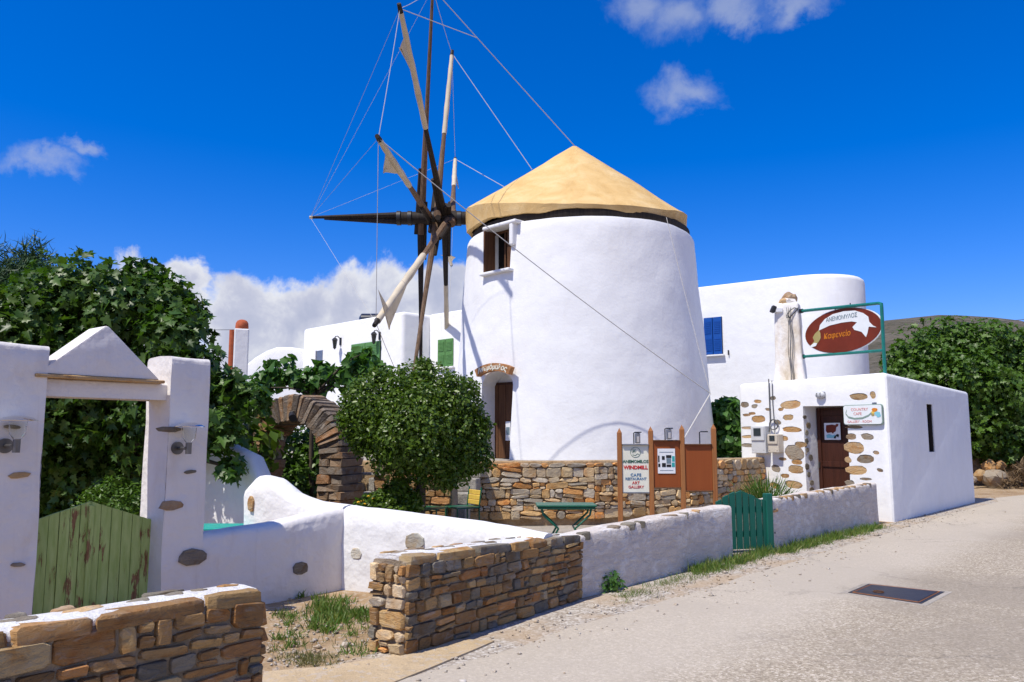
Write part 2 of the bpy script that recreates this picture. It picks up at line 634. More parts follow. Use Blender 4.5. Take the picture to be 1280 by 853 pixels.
def tube_bm(bm, pts, radii, n=8, cap=True):
    pts = [Vector(p) for p in pts]
    if not hasattr(radii, '__len__'):
        radii = [radii] * len(pts)
    rings = []
    prev = None
    for i, p in enumerate(pts):
        d = (pts[min(i + 1, len(pts) - 1)] - pts[max(i - 1, 0)]).normalized()
        if prev is None:
            a = Vector((0, 0, 1)) if abs(d.z) < .9 else Vector((1, 0, 0))
            x = d.cross(a).normalized()
        else:
            x = (prev - d * prev.dot(d)).normalized()
        prev = x
        y = d.cross(x)
        rings.append([bm.verts.new(p + (x * math.cos(2 * math.pi * k / n) + y * math.sin(2 * math.pi * k / n)) * radii[i]) for k in range(n)])
    for a, b in zip(rings, rings[1:]):
        for k in range(n):
            bm.faces.new((a[k], a[(k + 1) % n], b[(k + 1) % n], b[k]))
    if cap:
        bm.faces.new(rings[0][::-1])
        bm.faces.new(rings[-1])
    return bm


def tube(name, pts, r, m, parent=None, n=8):
    return wlink(name, from_bm(name, tube_bm(bmesh.new(), pts, r, n), m, True, 40), parent)


def sag(a, b, drop, n=10):
    a, b = Vector(a), Vector(b)
    return [a.lerp(b, i / n) - Vector((0, 0, drop * 4 * (i / n) * (1 - i / n))) for i in range(n + 1)]


def lathe_mesh(name, prof, m, n=32, smooth=True, sharp=40, wob=None):
    verts, faces = [], []
    for r, z in prof:
        for k in range(n):
            a = 2 * math.pi * k / n
            v = Vector((r * math.cos(a), r * math.sin(a), z))
            verts.append(wob(v) if wob else v)
    for i in range(len(prof) - 1):
        for k in range(n):
            faces.append((i * n + k, i * n + (k + 1) % n, (i + 1) * n + (k + 1) % n, (i + 1) * n + k))
    if prof[0][0] > 1e-4:
        faces.append(tuple(range(n - 1, -1, -1)))
    if prof[-1][0] > 1e-4:
        faces.append(tuple((len(prof) - 1) * n + k for k in range(n)))
    return mesh_of(name, verts, faces, m, smooth, sharp)


def poly_prism_mesh(name, pts2, depth, m, mtx=None, bev=0.0):
    """outline in local x/z, extruded from y=0 to y=depth"""
    bm = bmesh.new()
    a = [bm.verts.new((x, 0, z)) for x, z in pts2]
    b = [bm.verts.new((x, depth, z)) for x, z in pts2]
    bm.faces.new(a)
    bm.faces.new(b[::-1])
    for i in range(len(a)):
        j = (i + 1) % len(a)
        bm.faces.new((a[i], b[i], b[j], a[j]))
    bmesh.ops.recalc_face_normals(bm, faces=bm.faces)
    if bev:
        bmesh.ops.bevel(bm, geom=bm.edges[:], offset=bev, segments=2, affect='EDGES', profile=.5)
    if mtx is not None:
        bm.transform(mtx)
    return from_bm(name, bm, m)


def wobble(p, amp, sc=1.3):
    return p + mnoise.noise_vector(Vector(p) * sc) * amp


def slab_mesh(name, path, thick, ztops, m, z0=-.1, rnd=.06, amp=.02, step=.14, zstep=.16, sc=1.6):
    """a wall: path is the front line, the body lies to the left of the walking direction; rounded top, hand-made unevenness"""
    path = [Vector((p[0], p[1], 0)) for p in path]
    pts, tops = [], []
    for i in range(len(path) - 1):
        L = (path[i + 1] - path[i]).length
        n = max(1, int(L / step))
        for k in range(n):
            pts.append(path[i].lerp(path[i + 1], k / n))
            tops.append(ztops[i] + (ztops[i + 1] - ztops[i]) * k / n)
    pts.append(path[-1])
    tops.append(ztops[-1])
    verts, faces = [], []
    zm = max(tops)
    nz = max(2, int((zm - z0) / zstep))
    rows = None
    for i, p in enumerate(pts):
        d = (pts[min(i + 1, len(pts) - 1)] - pts[max(i - 1, 0)]).normalized()
        nrm = Vector((-d.y, d.x, 0))
        zt = tops[i]
        sec = [(0, z0 + (zt - rnd - z0) * k / nz) for k in range(nz + 1)]
        sec += [(rnd * .3, zt - rnd * .3), (rnd, zt), (thick * .5, zt + .008), (thick - rnd, zt), (thick - rnd * .3, zt - rnd * .3)]
        sec += [(thick, z0 + (zt - rnd - z0) * k / nz) for k in range(nz, -1, -1)]
        rows = len(sec)
        for o, z in sec:
            q = p + nrm * o + Vector((0, 0, z))
            if z > z0 + .01:
                q = wobble(q, amp, sc)
                q = wobble(q, amp * .35, sc * 4)
            verts.append(q)
    for i in range(len(pts) - 1):
        for k in range(rows - 1):
            faces.append((i * rows + k, (i + 1) * rows + k, (i + 1) * rows + k + 1, i * rows + k + 1))
    faces.append(tuple(range(rows)))
    faces.append(tuple(range(len(pts) * rows - 1, (len(pts) - 1) * rows - 1, -1)))
    return mesh_of(name, verts, faces, m, True, 60)


def boolean_cut(me, cutters):
    o = bpy.data.objects.new('tmp_body', me)
    COL.objects.link(o)
    cs = []
    for c in cutters:
        co = bpy.data.objects.new('tmp_cut', c)
        COL.objects.link(co)
        md = o.modifiers.new('b', 'BOOLEAN')
        md.operation = 'DIFFERENCE'
        md.solver = 'EXACT'
        md.object = co
        cs.append(co)
    bpy.context.view_layer.update()
    dg = bpy.context.evaluated_depsgraph_get()
    res = bpy.data.meshes.new_from_object(o.evaluated_get(dg))
    for x in cs + [o]:
        bpy.data.objects.remove(x)
    return res


def text_mesh(body, size, m, extrude=.002, align='CENTER', shear=0.0, bold=0.0, spacing=1.0):
    cu = bpy.data.curves.new('t', 'FONT')
    cu.body = body
    cu.size = size
    cu.align_x = align
    cu.align_y = 'CENTER'
    cu.extrude = extrude
    cu.shear = shear
    cu.offset = bold
    cu.space_character = spacing
    cu.resolution_u = 2
    o = bpy.data.objects.new('t', cu)
    COL.objects.link(o)
    bpy.context.view_layer.update()
    me = bpy.data.meshes.new_from_object(o.evaluated_get(bpy.context.evaluated_depsgraph_get()))
    bpy.data.objects.remove(o)
    me.materials.clear()
    me.materials.append(M[m])
    return me


def text_on(body, size, m, parent, x, z, y=-.006, **kw):
    """lettering on a face that looks along local -Y: local x right, z up"""
    me = text_mesh(body, size, m, **kw)
    return link('lettering', me, parent, frame((x, y, z), (1, 0, 0), (0, 0, 1), (0, -1, 0)))


def wedge_frame(o, along, up=Vector((0, 0, 1))):
    """local x along the wall, local -y out of its face (to the right of 'along'), z up"""
    along = Vector(along).normalized()
    inward = up.cross(along).normalized()
    return frame(o, along, inward, up)


# ------------------------------------------------------------------ stones
def stone_proto(seed, m, power=3.2, jit=.07, n=9):
    """a split stone: ragged straight-sided outline, nearly flat tilted face with chipped edges"""
    rg = random.Random(seed)
    verts, faces = [], []
    out = []
    if power > 3.5 or (power > 3.1 and seed % 2):                                   # angular: a rectangle with uneven corner cuts
        for sx_, sz_ in ((1, -1), (1, 1), (-1, 1), (-1, -1)):
            cut_a, cut_b = rg.uniform(.03, .16), rg.uniform(.05, .30)
            jx, jz = rg.uniform(-.05, .0), rg.uniform(-.07, .0)
            a_ = (sx_ * (.5 + jx - cut_a), sz_ * (.5 + jz))
            b_ = (sx_ * (.5 + jx), sz_ * (.5 + jz - cut_b))
            out += [a_, b_] if sx_ * sz_ < 0 else [b_, a_]
        n = 8
    else:
        ph = rg.uniform(0, 6.28)
        for k in range(n):
            a = 2 * math.pi * (k + rg.uniform(-.3, .3)) / n + ph
            c, s = math.cos(a), math.sin(a)
            r = (abs(c) ** power + abs(s) ** power) ** (-1 / power) * .5
            r *= 1 - rg.uniform(0, jit * 2)
            out.append((c * r, s * r))
    tx, tz = rg.uniform(-.16, .16), rg.uniform(-.16, .16)
    for y, sc_, j in ((.35, 1.0, 0), (-.32, .985, .035), (-.45, .91, .05)):
        for x, z in out:
            yy = y + rg.uniform(-j, j) + (tx * x + tz * z if y < 0 else 0)
            verts.append(Vector((x * sc_ + rg.uniform(-j, j) * .6, yy, z * sc_ + rg.uniform(-j, j) * .6)))
    verts.append(Vector((rg.uniform(-.2, .2), -.49 + rg.uniform(-.05, .04), rg.uniform(-.2, .2))))
    for i in range(2):
        for k in range(n):
            faces.append((i * n + k, i * n + (k + 1) % n, (i + 1) * n + (k + 1) % n, (i + 1) * n + k))
    for k in range(n):
        faces.append((2 * n + k, 2 * n + (k + 1) % n, 3 * n))
    me = mesh_of('stone', verts, faces, m)
    bm = bmesh.new()
    bm.from_mesh(me)
    bmesh.ops.recalc_face_normals(bm, faces=bm.faces)
    # outward: the face centre must look along -y
    f = min(bm.faces, key=lambda q: q.calc_center_median().y)
    if f.normal.y > 0:
        bmesh.ops.reverse_faces(bm, faces=bm.faces)
    bm.to_mesh(me)
    bm.free()
    me.polygons.foreach_set('use_smooth', [True] * len(me.polygons))
    me.set_sharp_from_angle(angle=R(24))
    return me


def block_proto(seed, m, jit=.07):
    rg = random.Random(seed)
    bm = bmesh.new()
    bmesh.ops.create_cube(bm, size=1)
    for v in bm.verts:
        v.co += Vector([rg.uniform(-jit, jit) for _ in range(3)])
    bmesh.ops.bevel(bm, geom=bm.edges[:], offset=.07, segments=1, affect='EDGES')
    for v in bm.verts:
        v.co += Vector([rg.uniform(-.02, .02) for _ in range(3)])
    return from_bm('stone', bm, m, False)


STONES = {k: [stone_proto(i * 7 + 3, k, pw, jt) for i in range(14)] for k, pw, jt in
          (('stone', 4.2, .06), ('stone_pale', 3.2, .09), ('stone_inset', 2.3, .09), ('stone_grey', 2.6, .06), ('stone_lime', 2.6, .05))}
BLOCKS = {k: [block_proto(i + 50, k) for i in range(8)] for k in ('stone_dark', 'stone', 'stone_pale')}


def rubble(L, H, hmin, hmax, wmin, wmax, rg, split=.25):
    """cells (x, z, w, h) of uneven courses"""
    cells = []
    z = 0
    while z < H - hmin * .5:
        h = rg.uniform(hmin, hmax)
        if z + h > H - hmin * .6:
            h = H - z
        x = rg.uniform(-wmin * .6, 0)
        while x < L:
            w = rg.uniform(wmin, wmax) * (1.0 if rg.random() < .7 else .6)
            x1 = min(x + w, L)
            x0 = max(x, 0)
            if L - x1 < wmin * .45:
                x1 = L
            ww = x1 - x0
            if ww > wmin * .25:
                if h > hmin * 1.25 and rg.random() < split:
                    k = rg.uniform(.35, .65)
                    cells.append((x0 + ww / 2, z + h * k / 2, ww, h * k))
                    cells.append((x0 + ww / 2, z + h * (k + 1) / 2, ww, h * (1 - k)))
                elif h > hmin * 1.15 and rg.random() < .2 and ww > wmin:
                    k = rg.uniform(.4, .6)
                    cells.append((x0 + ww * k / 2, z + h / 2, ww * k, h))
                    cells.append((x0 + ww * (k + 1) / 2, z + h * .27, ww * (1 - k), h * .54))
                    cells.append((x0 + ww * (k + 1) / 2, z + h * .77, ww * (1 - k), h * .46))
                else:
                    cells.append((x0 + ww / 2, z + h / 2, ww, h))
            x = x1
            if x >= L:
                break
        z += h
    return cells


def place_stone(parent, o, x, z, w, h, d, proto, rg, tilt=4, joint=.014):
    """o: frame whose local -y looks out of the wall"""
    rot = Matrix.Rotation(R(rg.uniform(-tilt, tilt)), 4, 'Y')
    fl = -1 if rg.random() < .5 else 1
    sx = max(.02, w - joint) * 1.06
    sz = max(.02, h - joint) * 1.07
    mt = o @ Matrix.Translation((x, 0, z)) @ rot @ Matrix.Diagonal((sx * fl, d, sz * (1 if rg.random() < .5 else 1), 1))
    if fl < 0:                       # mirrored placement turned back into a half turn, so faces keep looking out
        mt = o @ Matrix.Translation((x, 0, z)) @ rot @ Matrix.Rotation(math.pi, 4, 'Y') @ Matrix.Diagonal((sx, d, sz, 1))
    return link('stone', proto, parent, mt, True)


# ------------------------------------------------------------------ leaves
FIG = np.array([(0, .30, .0), (0, 0, 0), (.24, -.08, .06), (.44, .10, .13), (.25, .28, .04), (.50, .60, .13), (.21, .56, .04), (0, 1.05, -.10),
                (-.21, .56, .04), (-.50, .60, .13), (-.25, .28, .04), (-.44, .10, .13), (-.24, -.08, .06)], float)
FIG_F = [(0, i, i + 1 if i < 12 else 1) for i in range(1, 13)]
OVAL = np.array([(0, 0, 0), (.24, .42, .07), (0, 1, -.06), (-.24, .42, .07)], float)
OVAL_F = [(0, 1, 2), (0, 2, 3)]
BLADE = np.array([(-.03, 0, 0), (.03, 0, 0), (.02, .55, .06), (0, 1, .25), (-.02, .55, .06)], float)
BLADE_F = [(0, 1, 2), (0, 2, 4), (4, 2, 3)]
HEART = np.array([(0, 0, 0), (.3, -.08, .06), (.45, .25, .1), (.2, .7, .03), (0, 1, -.05), (-.2, .7, .03), (-.45, .25, .1), (-.3, -.08, .06)], float)
HEART_F = [(0, 1, 2), (0, 2, 3), (0, 3, 4), (0, 4, 5), (0, 5, 6), (0, 6, 7)]


def orient(nrm, rg, droop=.0):
    """leaf frames: local z = nrm, local y a random direction in the leaf plane, pulled down by droop"""
    N = len(nrm)
    nrm = nrm / np.linalg.norm(nrm, axis=1, keepdims=True)
    t = rg.normal(size=(N, 3))
    t[:, 2] -= droop
    t -= nrm * np.sum(t * nrm, 1, keepdims=True)
    t /= np.linalg.norm(t, axis=1, keepdims=True)
    x = np.cross(t, nrm)
    return np.stack([x, t, nrm], axis=2)           # columns


def leaf_cloud(name, pts, frames, sizes, tmpl, tf, m):
    k = len(tmpl)
    v = np.einsum('nij,kj->nki', frames, tmpl) * sizes[:, None, None] + pts[:, None, :]
    v = v.reshape(-1, 3)
    N = len(pts)
    f = (np.array(tf)[None] + (np.arange(N) * k)[:, None, None]).reshape(-1, 3)
    me = bpy.data.meshes.new(name)
    me.vertices.add(len(v))
    me.vertices.foreach_set('co', v.ravel())
    me.loops.add(f.size)
    me.loops.foreach_set('vertex_index', f.ravel().astype(np.int32))
    me.polygons.add(len(f))
    me.polygons.foreach_set('loop_start', np.arange(0, f.size, 3, dtype=np.int32))
    me.polygons.foreach_set('loop_total', np.full(len(f), 3, dtype=np.int32))
    me.update()
    me.validate()
    me.materials.append(M[m])
    return me


def crown_points(blobs, n, rg, shell=.55, lump=.35, lf=2.0):
    """points through the volume of a crown made of ellipsoidal boughs, most near the outside, with lumps and gaps"""
    blobs = [(np.array(b[0]), np.array(b[1] if hasattr(b[1], '__len__') else (b[1],) * 3, float)) for b in blobs]
    w = np.array([np.prod(b[1]) ** (2 / 3) for b in blobs])
    w /= w.sum()
    P_, N_ = [], []
    for (c, r), wi in zip(blobs, w):
        k = int(n * wi)
        d = rg.normal(size=(k, 3))
        d /= np.linalg.norm(d, axis=1, keepdims=True)
        rad = 1 - shell * rg.random(k) ** 1.7
        lm = np.array([mnoise.noise(Vector(q * lf) + Vector(c)) for q in d])
        rad = rad * (1 + lump * lm)
        P_.append(c + d * r * rad[:, None])
        N_.append(d)
    return np.concatenate(P_), np.concatenate(N_)


def limb_bm(bm, a, b, r0, r1, rg, n=6, bend=.12):
    a, b = Vector(a), Vector(b)
    L = (b - a).length
    off = Vector([rg.uniform(-1, 1) for _ in range(3)]) * L * bend
    pts = [a.lerp(b, t) + off * 4 * t * (1 - t) for t in (0, .25, .5, .75, 1)]
    tube_bm(bm, pts, [r0 + (r1 - r0) * t for t in (0, .25, .5, .75, 1)], n)
    return pts


def tree(name, label, cat, base, fork, blobs, n, size, tmpl, tf, m, seed, r0=.12, group=None, up=.5, droop=.3, shell=.6, lump=.35, trunk=True, rand=.7):
    rg = np.random.default_rng(seed)
    pr = random.Random(seed)
    root = empty(name, label, cat, base, 0, group)
    inv = Vector(base)
    if trunk:
        bm = bmesh.new()
        limb_bm(bm, (0, 0, -.1), Vector(fork) - inv, r0, r0 * .7, pr, 8, .06)
        for c, r in blobs:
            limb_bm(bm, Vector(fork) - inv, Vector(c) - inv, r0 * .5, r0 * .12, pr, 6, .12)
        link('trunk', from_bm('trunk', bm, 'bark', True), root)
    pts, nr = crown_points(blobs, n, rg, shell, lump)
    nn = nr + rg.normal(size=nr.shape) * rand
    nn[:, 2] += up
    fr = orient(nn, rg, droop)
    sz = size * (0.5 + .85 * rg.random(len(pts)))
    me = leaf_cloud('crown', pts - np.array(inv), fr, sz, tmpl, tf, m)
    link('crown', me, root)
    return root, pts, fr, sz

# ================================================================== SETTING
def sheet(name, pts, z, m, kind='structure', label=None, cat=None):
    bm = bmesh.new()
    bm.faces.new([bm.verts.new((x, y, z)) for x, y in pts])
    for f in bm.faces:
        if f.normal.z < 0:
            f.normal_flip()
    bm.normal_update()
    o = link(name, from_bm(name, bm, m))
    if o.data.polygons[0].normal.z < 0:
        o.data.flip_normals()
    return tag(o, label, cat, kind=kind)


# ground with the hill rising far behind
def build_ground():
    bm = bmesh.new()
    xs = [-1500 + 60 * i for i in range(61)]
    ys = [-200, -40, 0, 20, 60, 120, 200] + [260 + 45 * i for i in range(45)]
    grid = []
    for y in ys:
        row = []
        for x in xs:
            z = 0.0
            if y > 150:
                f = min(1, max(0, (y - 150) / 900))
                f = f * f * (3 - 2 * f)
                ang = x / max(y, 1)
                # the ridge: a broad whaleback on the right, sinking to the left
                ridge = 138 * math.exp(-((ang - .54) / .34) ** 2) + 60 * math.exp(-((ang - 1.1) / .3) ** 2) + 10
                z = f * (ridge + 9 * mnoise.noise(Vector((x * .006, y * .006, 3))) + 3.5 * mnoise.noise(Vector((x * .02, y * .02, 9))))
                if y > 1150:
                    z *= max(0.0, 1 - (y - 1150) / 1100)
            row.append(bm.verts.new((x, y, z)))
        grid.append(row)
    return bm, grid, xs, ys


bm, grid, xs, ys = build_ground()
for i in range(len(ys) - 1):
    if ys[i] >= 120:
        for k in range(len(xs) - 1):
            bm.faces.new((grid[i][k], grid[i][k + 1], grid[i + 1][k + 1], grid[i + 1][k]))
bmesh.ops.delete(bm, geom=[v for v in bm.verts if not v.link_faces], context='VERTS')
tag(link('hill', from_bm('hill', bm, 'hillside', True)), kind='structure')
bm = bmesh.new()
bm.faces.new([bm.verts.new(p) for p in ((-1500, -400, -.004), (1800, -400, -.004), (1800, 160, -.004), (-1500, 160, -.004))])
tag(link('ground', from_bm('ground', bm, 'soil')), kind='structure')

# road: follows the walls, then bends to the right beyond the cafe
RD = Vector((.653, .757, 0))
RN = Vector((.757, -.653, 0))


def wall_edge(s, off):                       # a point beside the wall line, s metres along the road from the left gap
    b = Vector((-.78, 6.07, 0)) + RD * s + RN * off
    return (b.x, b.y)


lefts = [wall_edge(s, .42 + .10 * mnoise.noise(Vector((s * .9, 0, 0)))) for s in [-40 + k * .8 for k in range(70)]]
lefts = [p for p in lefts if p[1] < 19.2]
lefts += [(11.9, 19.9), (12.6, 21.2), (14.5, 22.6), (18, 23.9), (24, 25.0), (45, 27)]
rights = [(46, 19), (26, 17.5), (20, 15.8), (16.5, 13.0), wall_edge(8, 5.6), wall_edge(0, 5.7), wall_edge(-12, 5.7), wall_edge(-40, 5.7)]
sheet('road', lefts + rights, .004, 'asphalt')
# pale gravel shoulder between the walls and the tarmac
sh_in = [wall_edge(s, -.25) for s in (-40, -3, 0, 4, 8, 11.2)] + [(7.0, 15.1), (9.2, 17.5), (11.3, 19.8), (11.5, 20.6)]
sh_out = [(12.6, 21.4), (12.2, 20.0), wall_edge(17.5, .8), wall_edge(12, .75), wall_edge(8, .7), wall_edge(4, .7), wall_edge(0, .72), wall_edge(-40, .7)]


def shoulder_mat(t, b):
    p = pos(t)
    pc = t.voronoi(p, 42, out='Color')
    v = t.new('ShaderNodeSeparateColor', i_0=pc).outputs[0]
    c = t.ramp(v, [(0, (.27, .225, .18)), (.5, (.40, .345, .285)), (1, (.56, .52, .46))])
    c = t.mix(t.math('MULTIPLY', t.maprange(t.noise(p, 1.4, 5), .45, .65), .7), c, (.42, .31, .20))
    t.put(b.inputs['Base Color'], c)
    bump(t, b, v, .8, .02)


mat('gravel', shoulder_mat, .95, .1)
sheet('road_shoulder', sh_in + sh_out, .0, 'gravel')
# sandy cement apron across the mouth of the forecourt
ap = [G(330, 842), G(400, 836), G(470, 826), G(520, 812), G(575, 801), G(618, 803), G(600, 811), G(540, 836), G(490, 856), G(440, 885), G(380, 930), G(310, 930)]
bm = bmesh.new()
top = [bm.verts.new((q.x, q.y, .013)) for q in ap]
bot = [bm.verts.new((q.x + .0, q.y, -.02)) for q in ap]
bm.faces.new(top)
for i in range(len(top)):
    j = (i + 1) % len(top)
    bm.faces.new((top[i], bot[i], bot[j], top[j]))
tag(link('cement_apron', from_bm('cement_apron', bm, 'sand_concrete')), kind='structure')

# yard floor and the raised terrace the mill stands on
TERR = [(-6.5, 17.0), (-4.0, 15.55), (-.75, 14.45), (1.5, 14.75), (3.4, 15.5), (4.5, 16.55), (5.58, 17.85)]
sheet('yard_paving', [(-1.6, 8.9), (.6, 8.5), (2.7, 10.8), (3.6, 11.7), (6.8, 15.2), (5.7, 17.6), (3.5, 16), (0, 15), (-4, 16), (-6, 14), (-3.6, 9.5)], .004, 'paving')
sheet('terrace', [(x, y + .2) for x, y in TERR] + [(5.9, 18.3), (9.3, 22.8), (12, 30), (12, 45), (-25, 45), (-25, 22)], 1.1, 'paving')

# ================================================================== KAFENEIO
KA = G(1118, 653)
KA.z = 0
KB = Vector((11.35, 19.9, 0))
KC = Vector((5.22, 18.45, 0))
KD = KB + (KC - KA) * 1.0
kaf = empty('cafe_building', 'small white flat-roofed cafe with stones showing in its plaster, beside the road', 'building', KA)
fdir = (KA - KC).normalized()                      # along the front, left to right as one faces it
FM = wedge_frame(KC, fdir)                         # local x along front from its left end, -y out of the front
FL = (KA - KC).length


def front_xz(px, py, off=0.0):
    """where the photograph's ray meets the cafe front, in its own x, z"""
    inv = FM.inverted()
    o = inv @ Vector((0, 0, EYE))
    d = (inv.to_3x3() @ pix_dir(px, py))
    t_ = (off - o.y) / d.y
    h = o + d * t_
    return h.x, h.z


def prism_walls(name, foot, tops, m, bev=.07, z0=-.1):
    bm = bmesh.new()
    a = [bm.verts.new((p[0], p[1], z0)) for p in foot]
    b = [bm.verts.new((p[0], p[1], z)) for p, z in zip(foot, tops)]
    bm.faces.new(a[::-1])
    bm.faces.new(b)
    n = len(a)
    for i in range(n):
        bm.faces.new((a[i], a[(i + 1) % n], b[(i + 1) % n], b[i]))
    bmesh.ops.recalc_face_normals(bm, faces=bm.faces)
    es = [e for e in bm.edges if max(v.co.z for v in e.verts) > z0 + .2]
    bmesh.ops.bevel(bm, geom=es, offset=bev, segments=3, affect='EDGES', profile=.5)
    return from_bm(name, bm, m, True, 34)


body = prism_walls('wall', [KA, KB, KD, KC], [2.82, 2.70, 2.62, 2.80], 'plaster', .09)
dx0, dz1 = front_xz(1004, 508)
dx1, _ = front_xz(1058, 508)
cut = [poly_prism_mesh('c', [(dx0, -.05), (dx1, -.05), (dx1 + .01, dz1 * .99), (dx0 - .01, dz1)], .58, 'plaster', FM @ Matrix.Translation((0, -.1, 0)))]
# slit window in the road side
SM = wedge_frame(KA, KB - KA)


def side_xz(px, py):
    inv = SM.inverted()
    o = inv @ Vector((0, 0, EYE))
    d = inv.to_3x3() @ pix_dir(px, py)
    h = o + d * (-o.y / d.y)
    return h.x, h.z


wx0, wz1 = side_xz(1158, 505)
wx1, wz0 = side_xz(1169, 565)
cut.append(poly_prism_mesh('c', [(wx0, wz0), (wx1, wz0), (wx1, wz1), (wx0, wz1)], .25, 'plaster', SM @ Matrix.Translation((0, -.1, 0))))
# stones left bare in the plaster: as the photograph places them (pixel centre and size), each in a shallow hollow the plaster laps over
rg = random.Random(11)
KS = [(947, 502, 9, 5), (966, 498, 8, 5), (988, 506, 24, 11), (931, 506, 11, 7), (943, 508, 8, 5), (948, 524, 16, 10), (985, 522, 12, 8), (934, 535, 14, 4), (972, 528, 8, 6),
      (990, 537, 24, 7), (935, 546, 16, 4), (936, 557, 18, 5), (993, 566, 24, 17), (996, 578, 14, 5), (970, 586, 11, 8), (995, 587, 20, 9), (981, 595, 10, 5), (992, 606, 20, 9),
      (1000, 556, 12, 8), (968, 607, 12, 7), (1073, 496, 23, 9), (1091, 494, 6, 10), (1068, 534, 20, 4), (1064, 546, 13, 7), (1084, 546, 15, 8), (1068, 560, 24, 13), (1082, 574, 22, 9),
      (1060, 575, 8, 7), (1070, 588, 26, 10), (1082, 599, 14, 3), (940, 517, 8, 4), (958, 538, 9, 5), (933, 519, 9, 4), (1062, 604, 12, 6), (1100, 588, 8, 4), (960, 512, 7, 4), (979, 548, 12, 6),
      (976, 512, 7, 4), (1095, 566, 7, 5), (978, 574, 9, 4)]
KST = []
for cx, cy, w_, h_ in KS:
    x0, z0_ = front_xz(cx - w_ / 2, cy + h_ / 2)
    x1, z1_ = front_xz(cx + w_ / 2, cy - h_ / 2)
    xc, zc, hw_, hz_ = (x0 + x1) / 2, (z0_ + z1_) / 2, (x1 - x0) / 2, (z1_ - z0_) / 2
    KST.append((xc, zc, hw_, hz_))
    ph_ = rg.uniform(0, 6)
    bm = bmesh.new()
    ol = []
    for k in range(12):
        a = 2 * math.pi * k / 12
        rr_ = (abs(math.cos(a)) ** 2.6 + abs(math.sin(a)) ** 2.6) ** (-1 / 2.6) * (1 + .10 * math.sin(2 * a + ph_) + rg.uniform(-.07, .07))
        ol.append((xc + hw_ * rr_ * math.cos(a), zc + hz_ * rr_ * math.sin(a)))
    fa = [bm.verts.new((xc + (x - xc) * 1.06, -.06, zc + (z - zc) * 1.10)) for x, z in ol]
    fb2 = [bm.verts.new((x, .045, z)) for x, z in ol]
    bm.faces.new(fa)
    bm.faces.new(fb2[::-1])
    for i in range(12):
        bm.faces.new((fa[i], fb2[i], fb2[(i + 1) % 12], fa[(i + 1) % 12]))
    bm.transform(FM)
    cut.append(from_bm('c', bm, 'plaster'))
wlink('wall', boolean_cut(body, cut), kaf)
for xc, zc, hw_, hz_ in KST:
    place_stone(kaf, FM @ Matrix.Translation((0, .028, 0)), xc, zc, hw_ * 2.3, hz_ * 2.3, .045, rg.choice(STONES['stone_inset']), rg, 3, 0.0)
# slit window: dark frame and shutter board
win = link('window', from_bm('window', box_bm(wx1 - wx0 - .005, .03, wz1 - wz0 - .005), 'dark_void'), kaf, SM @ Matrix.Translation(((wx0 + wx1) / 2, .12, (wz0 + wz1) / 2)), True)
link('frame', from_bm('frame', box_bm(.05, .07, wz1 - wz0 - .01, .006), 'wood_dark'), win, SM @ Matrix.Translation((wx0 + .028, .055, (wz0 + wz1) / 2)), True)
link('frame', from_bm('frame', box_bm(.05, .07, wz1 - wz0 - .01, .006), 'wood_dark'), win, SM @ Matrix.Translation((wx1 - .028, .055, (wz0 + wz1) / 2)), True)
# door
dx1 += .06
dw = dx1 - dx0
dm = FM @ Matrix.Translation(((dx0 + dx1) / 2, .44, 0))
door = link('door', from_bm('door', box_bm(dw - .01, .05, dz1 - .06, .008, 2, (0, 0, dz1 / 2)), 'wood_door'), kaf, dm, True)
for s_ in (-1, 1):
    link('stile', from_bm('stile', box_bm(.085, .03, dz1 - .1, .006, 2, (0, 0, dz1 / 2)), 'wood_door'), door, dm @ Matrix.Translation((s_ * (dw / 2 - .06), -.04, 0)), True)
for zz in (.2, 1.02, dz1 - .14):
    link('rail', from_bm('rail', box_bm(dw - .22, .026, .11, .006, 2, (0, 0, zz)), 'wood_door'), door, dm @ Matrix.Translation((0, -.038, 0)), True)
link('door_handle', from_bm('door_handle', box_bm(.025, .05, .12, .008), 'bronze'), door, dm @ Matrix.Translation((-dw / 2 + .06, -.075, 1.0)), True)
# the poster on the door
px0, pz1 = front_xz(1030, 529, .38)
px1, pz0 = front_xz(1051, 550, .38)
pm = FM @ Matrix.Translation(((px0 + px1) / 2, .382, (pz0 + pz1) / 2))
pw, ph = px1 - px0, pz1 - pz0
poster = empty('door_poster', 'small white picture with a red shape pinned to the dark cafe door', 'poster', pm.translation)
poster.matrix_basis = pm
link('sheet', from_bm('sheet', box_bm(pw, .006, ph), 'paper'), poster)
red = [(-.40, .02), (-.36, .36), (.0, .40), (.22, .36), (.28, .44), (.40, .42), (.38, .30), (.26, .24), (.22, .0), (.10, -.06), (.04, -.14), (-.05, -.06), (-.3, -.10)]
link('print', poly_prism_mesh('print', [(x * pw, z * ph) for x, z in red], .004, 'sign_red'), poster, Matrix.Translation((0, -.008, 0)))
blu = [(-.36, -.40), (-.38, -.22), (-.2, -.16), (.0, -.24), (.16, -.2), (.24, -.38)]
link('print', poly_prism_mesh('print', [(x * pw, z * ph) for x, z in blu], .004, 'ink_cyan'), poster, Matrix.Translation((0, -.008, 0)))
blk = [(.08, -.42), (.12, -.30), (.3, -.16), (.42, -.2), (.36, -.36), (.24, -.28), (.2, -.42)]
link('print', poly_prism_mesh('print', [(x * pw, z * ph) for x, z in blk], .004, 'ink_black'), poster, Matrix.Translation((0, -.0085, 0)))

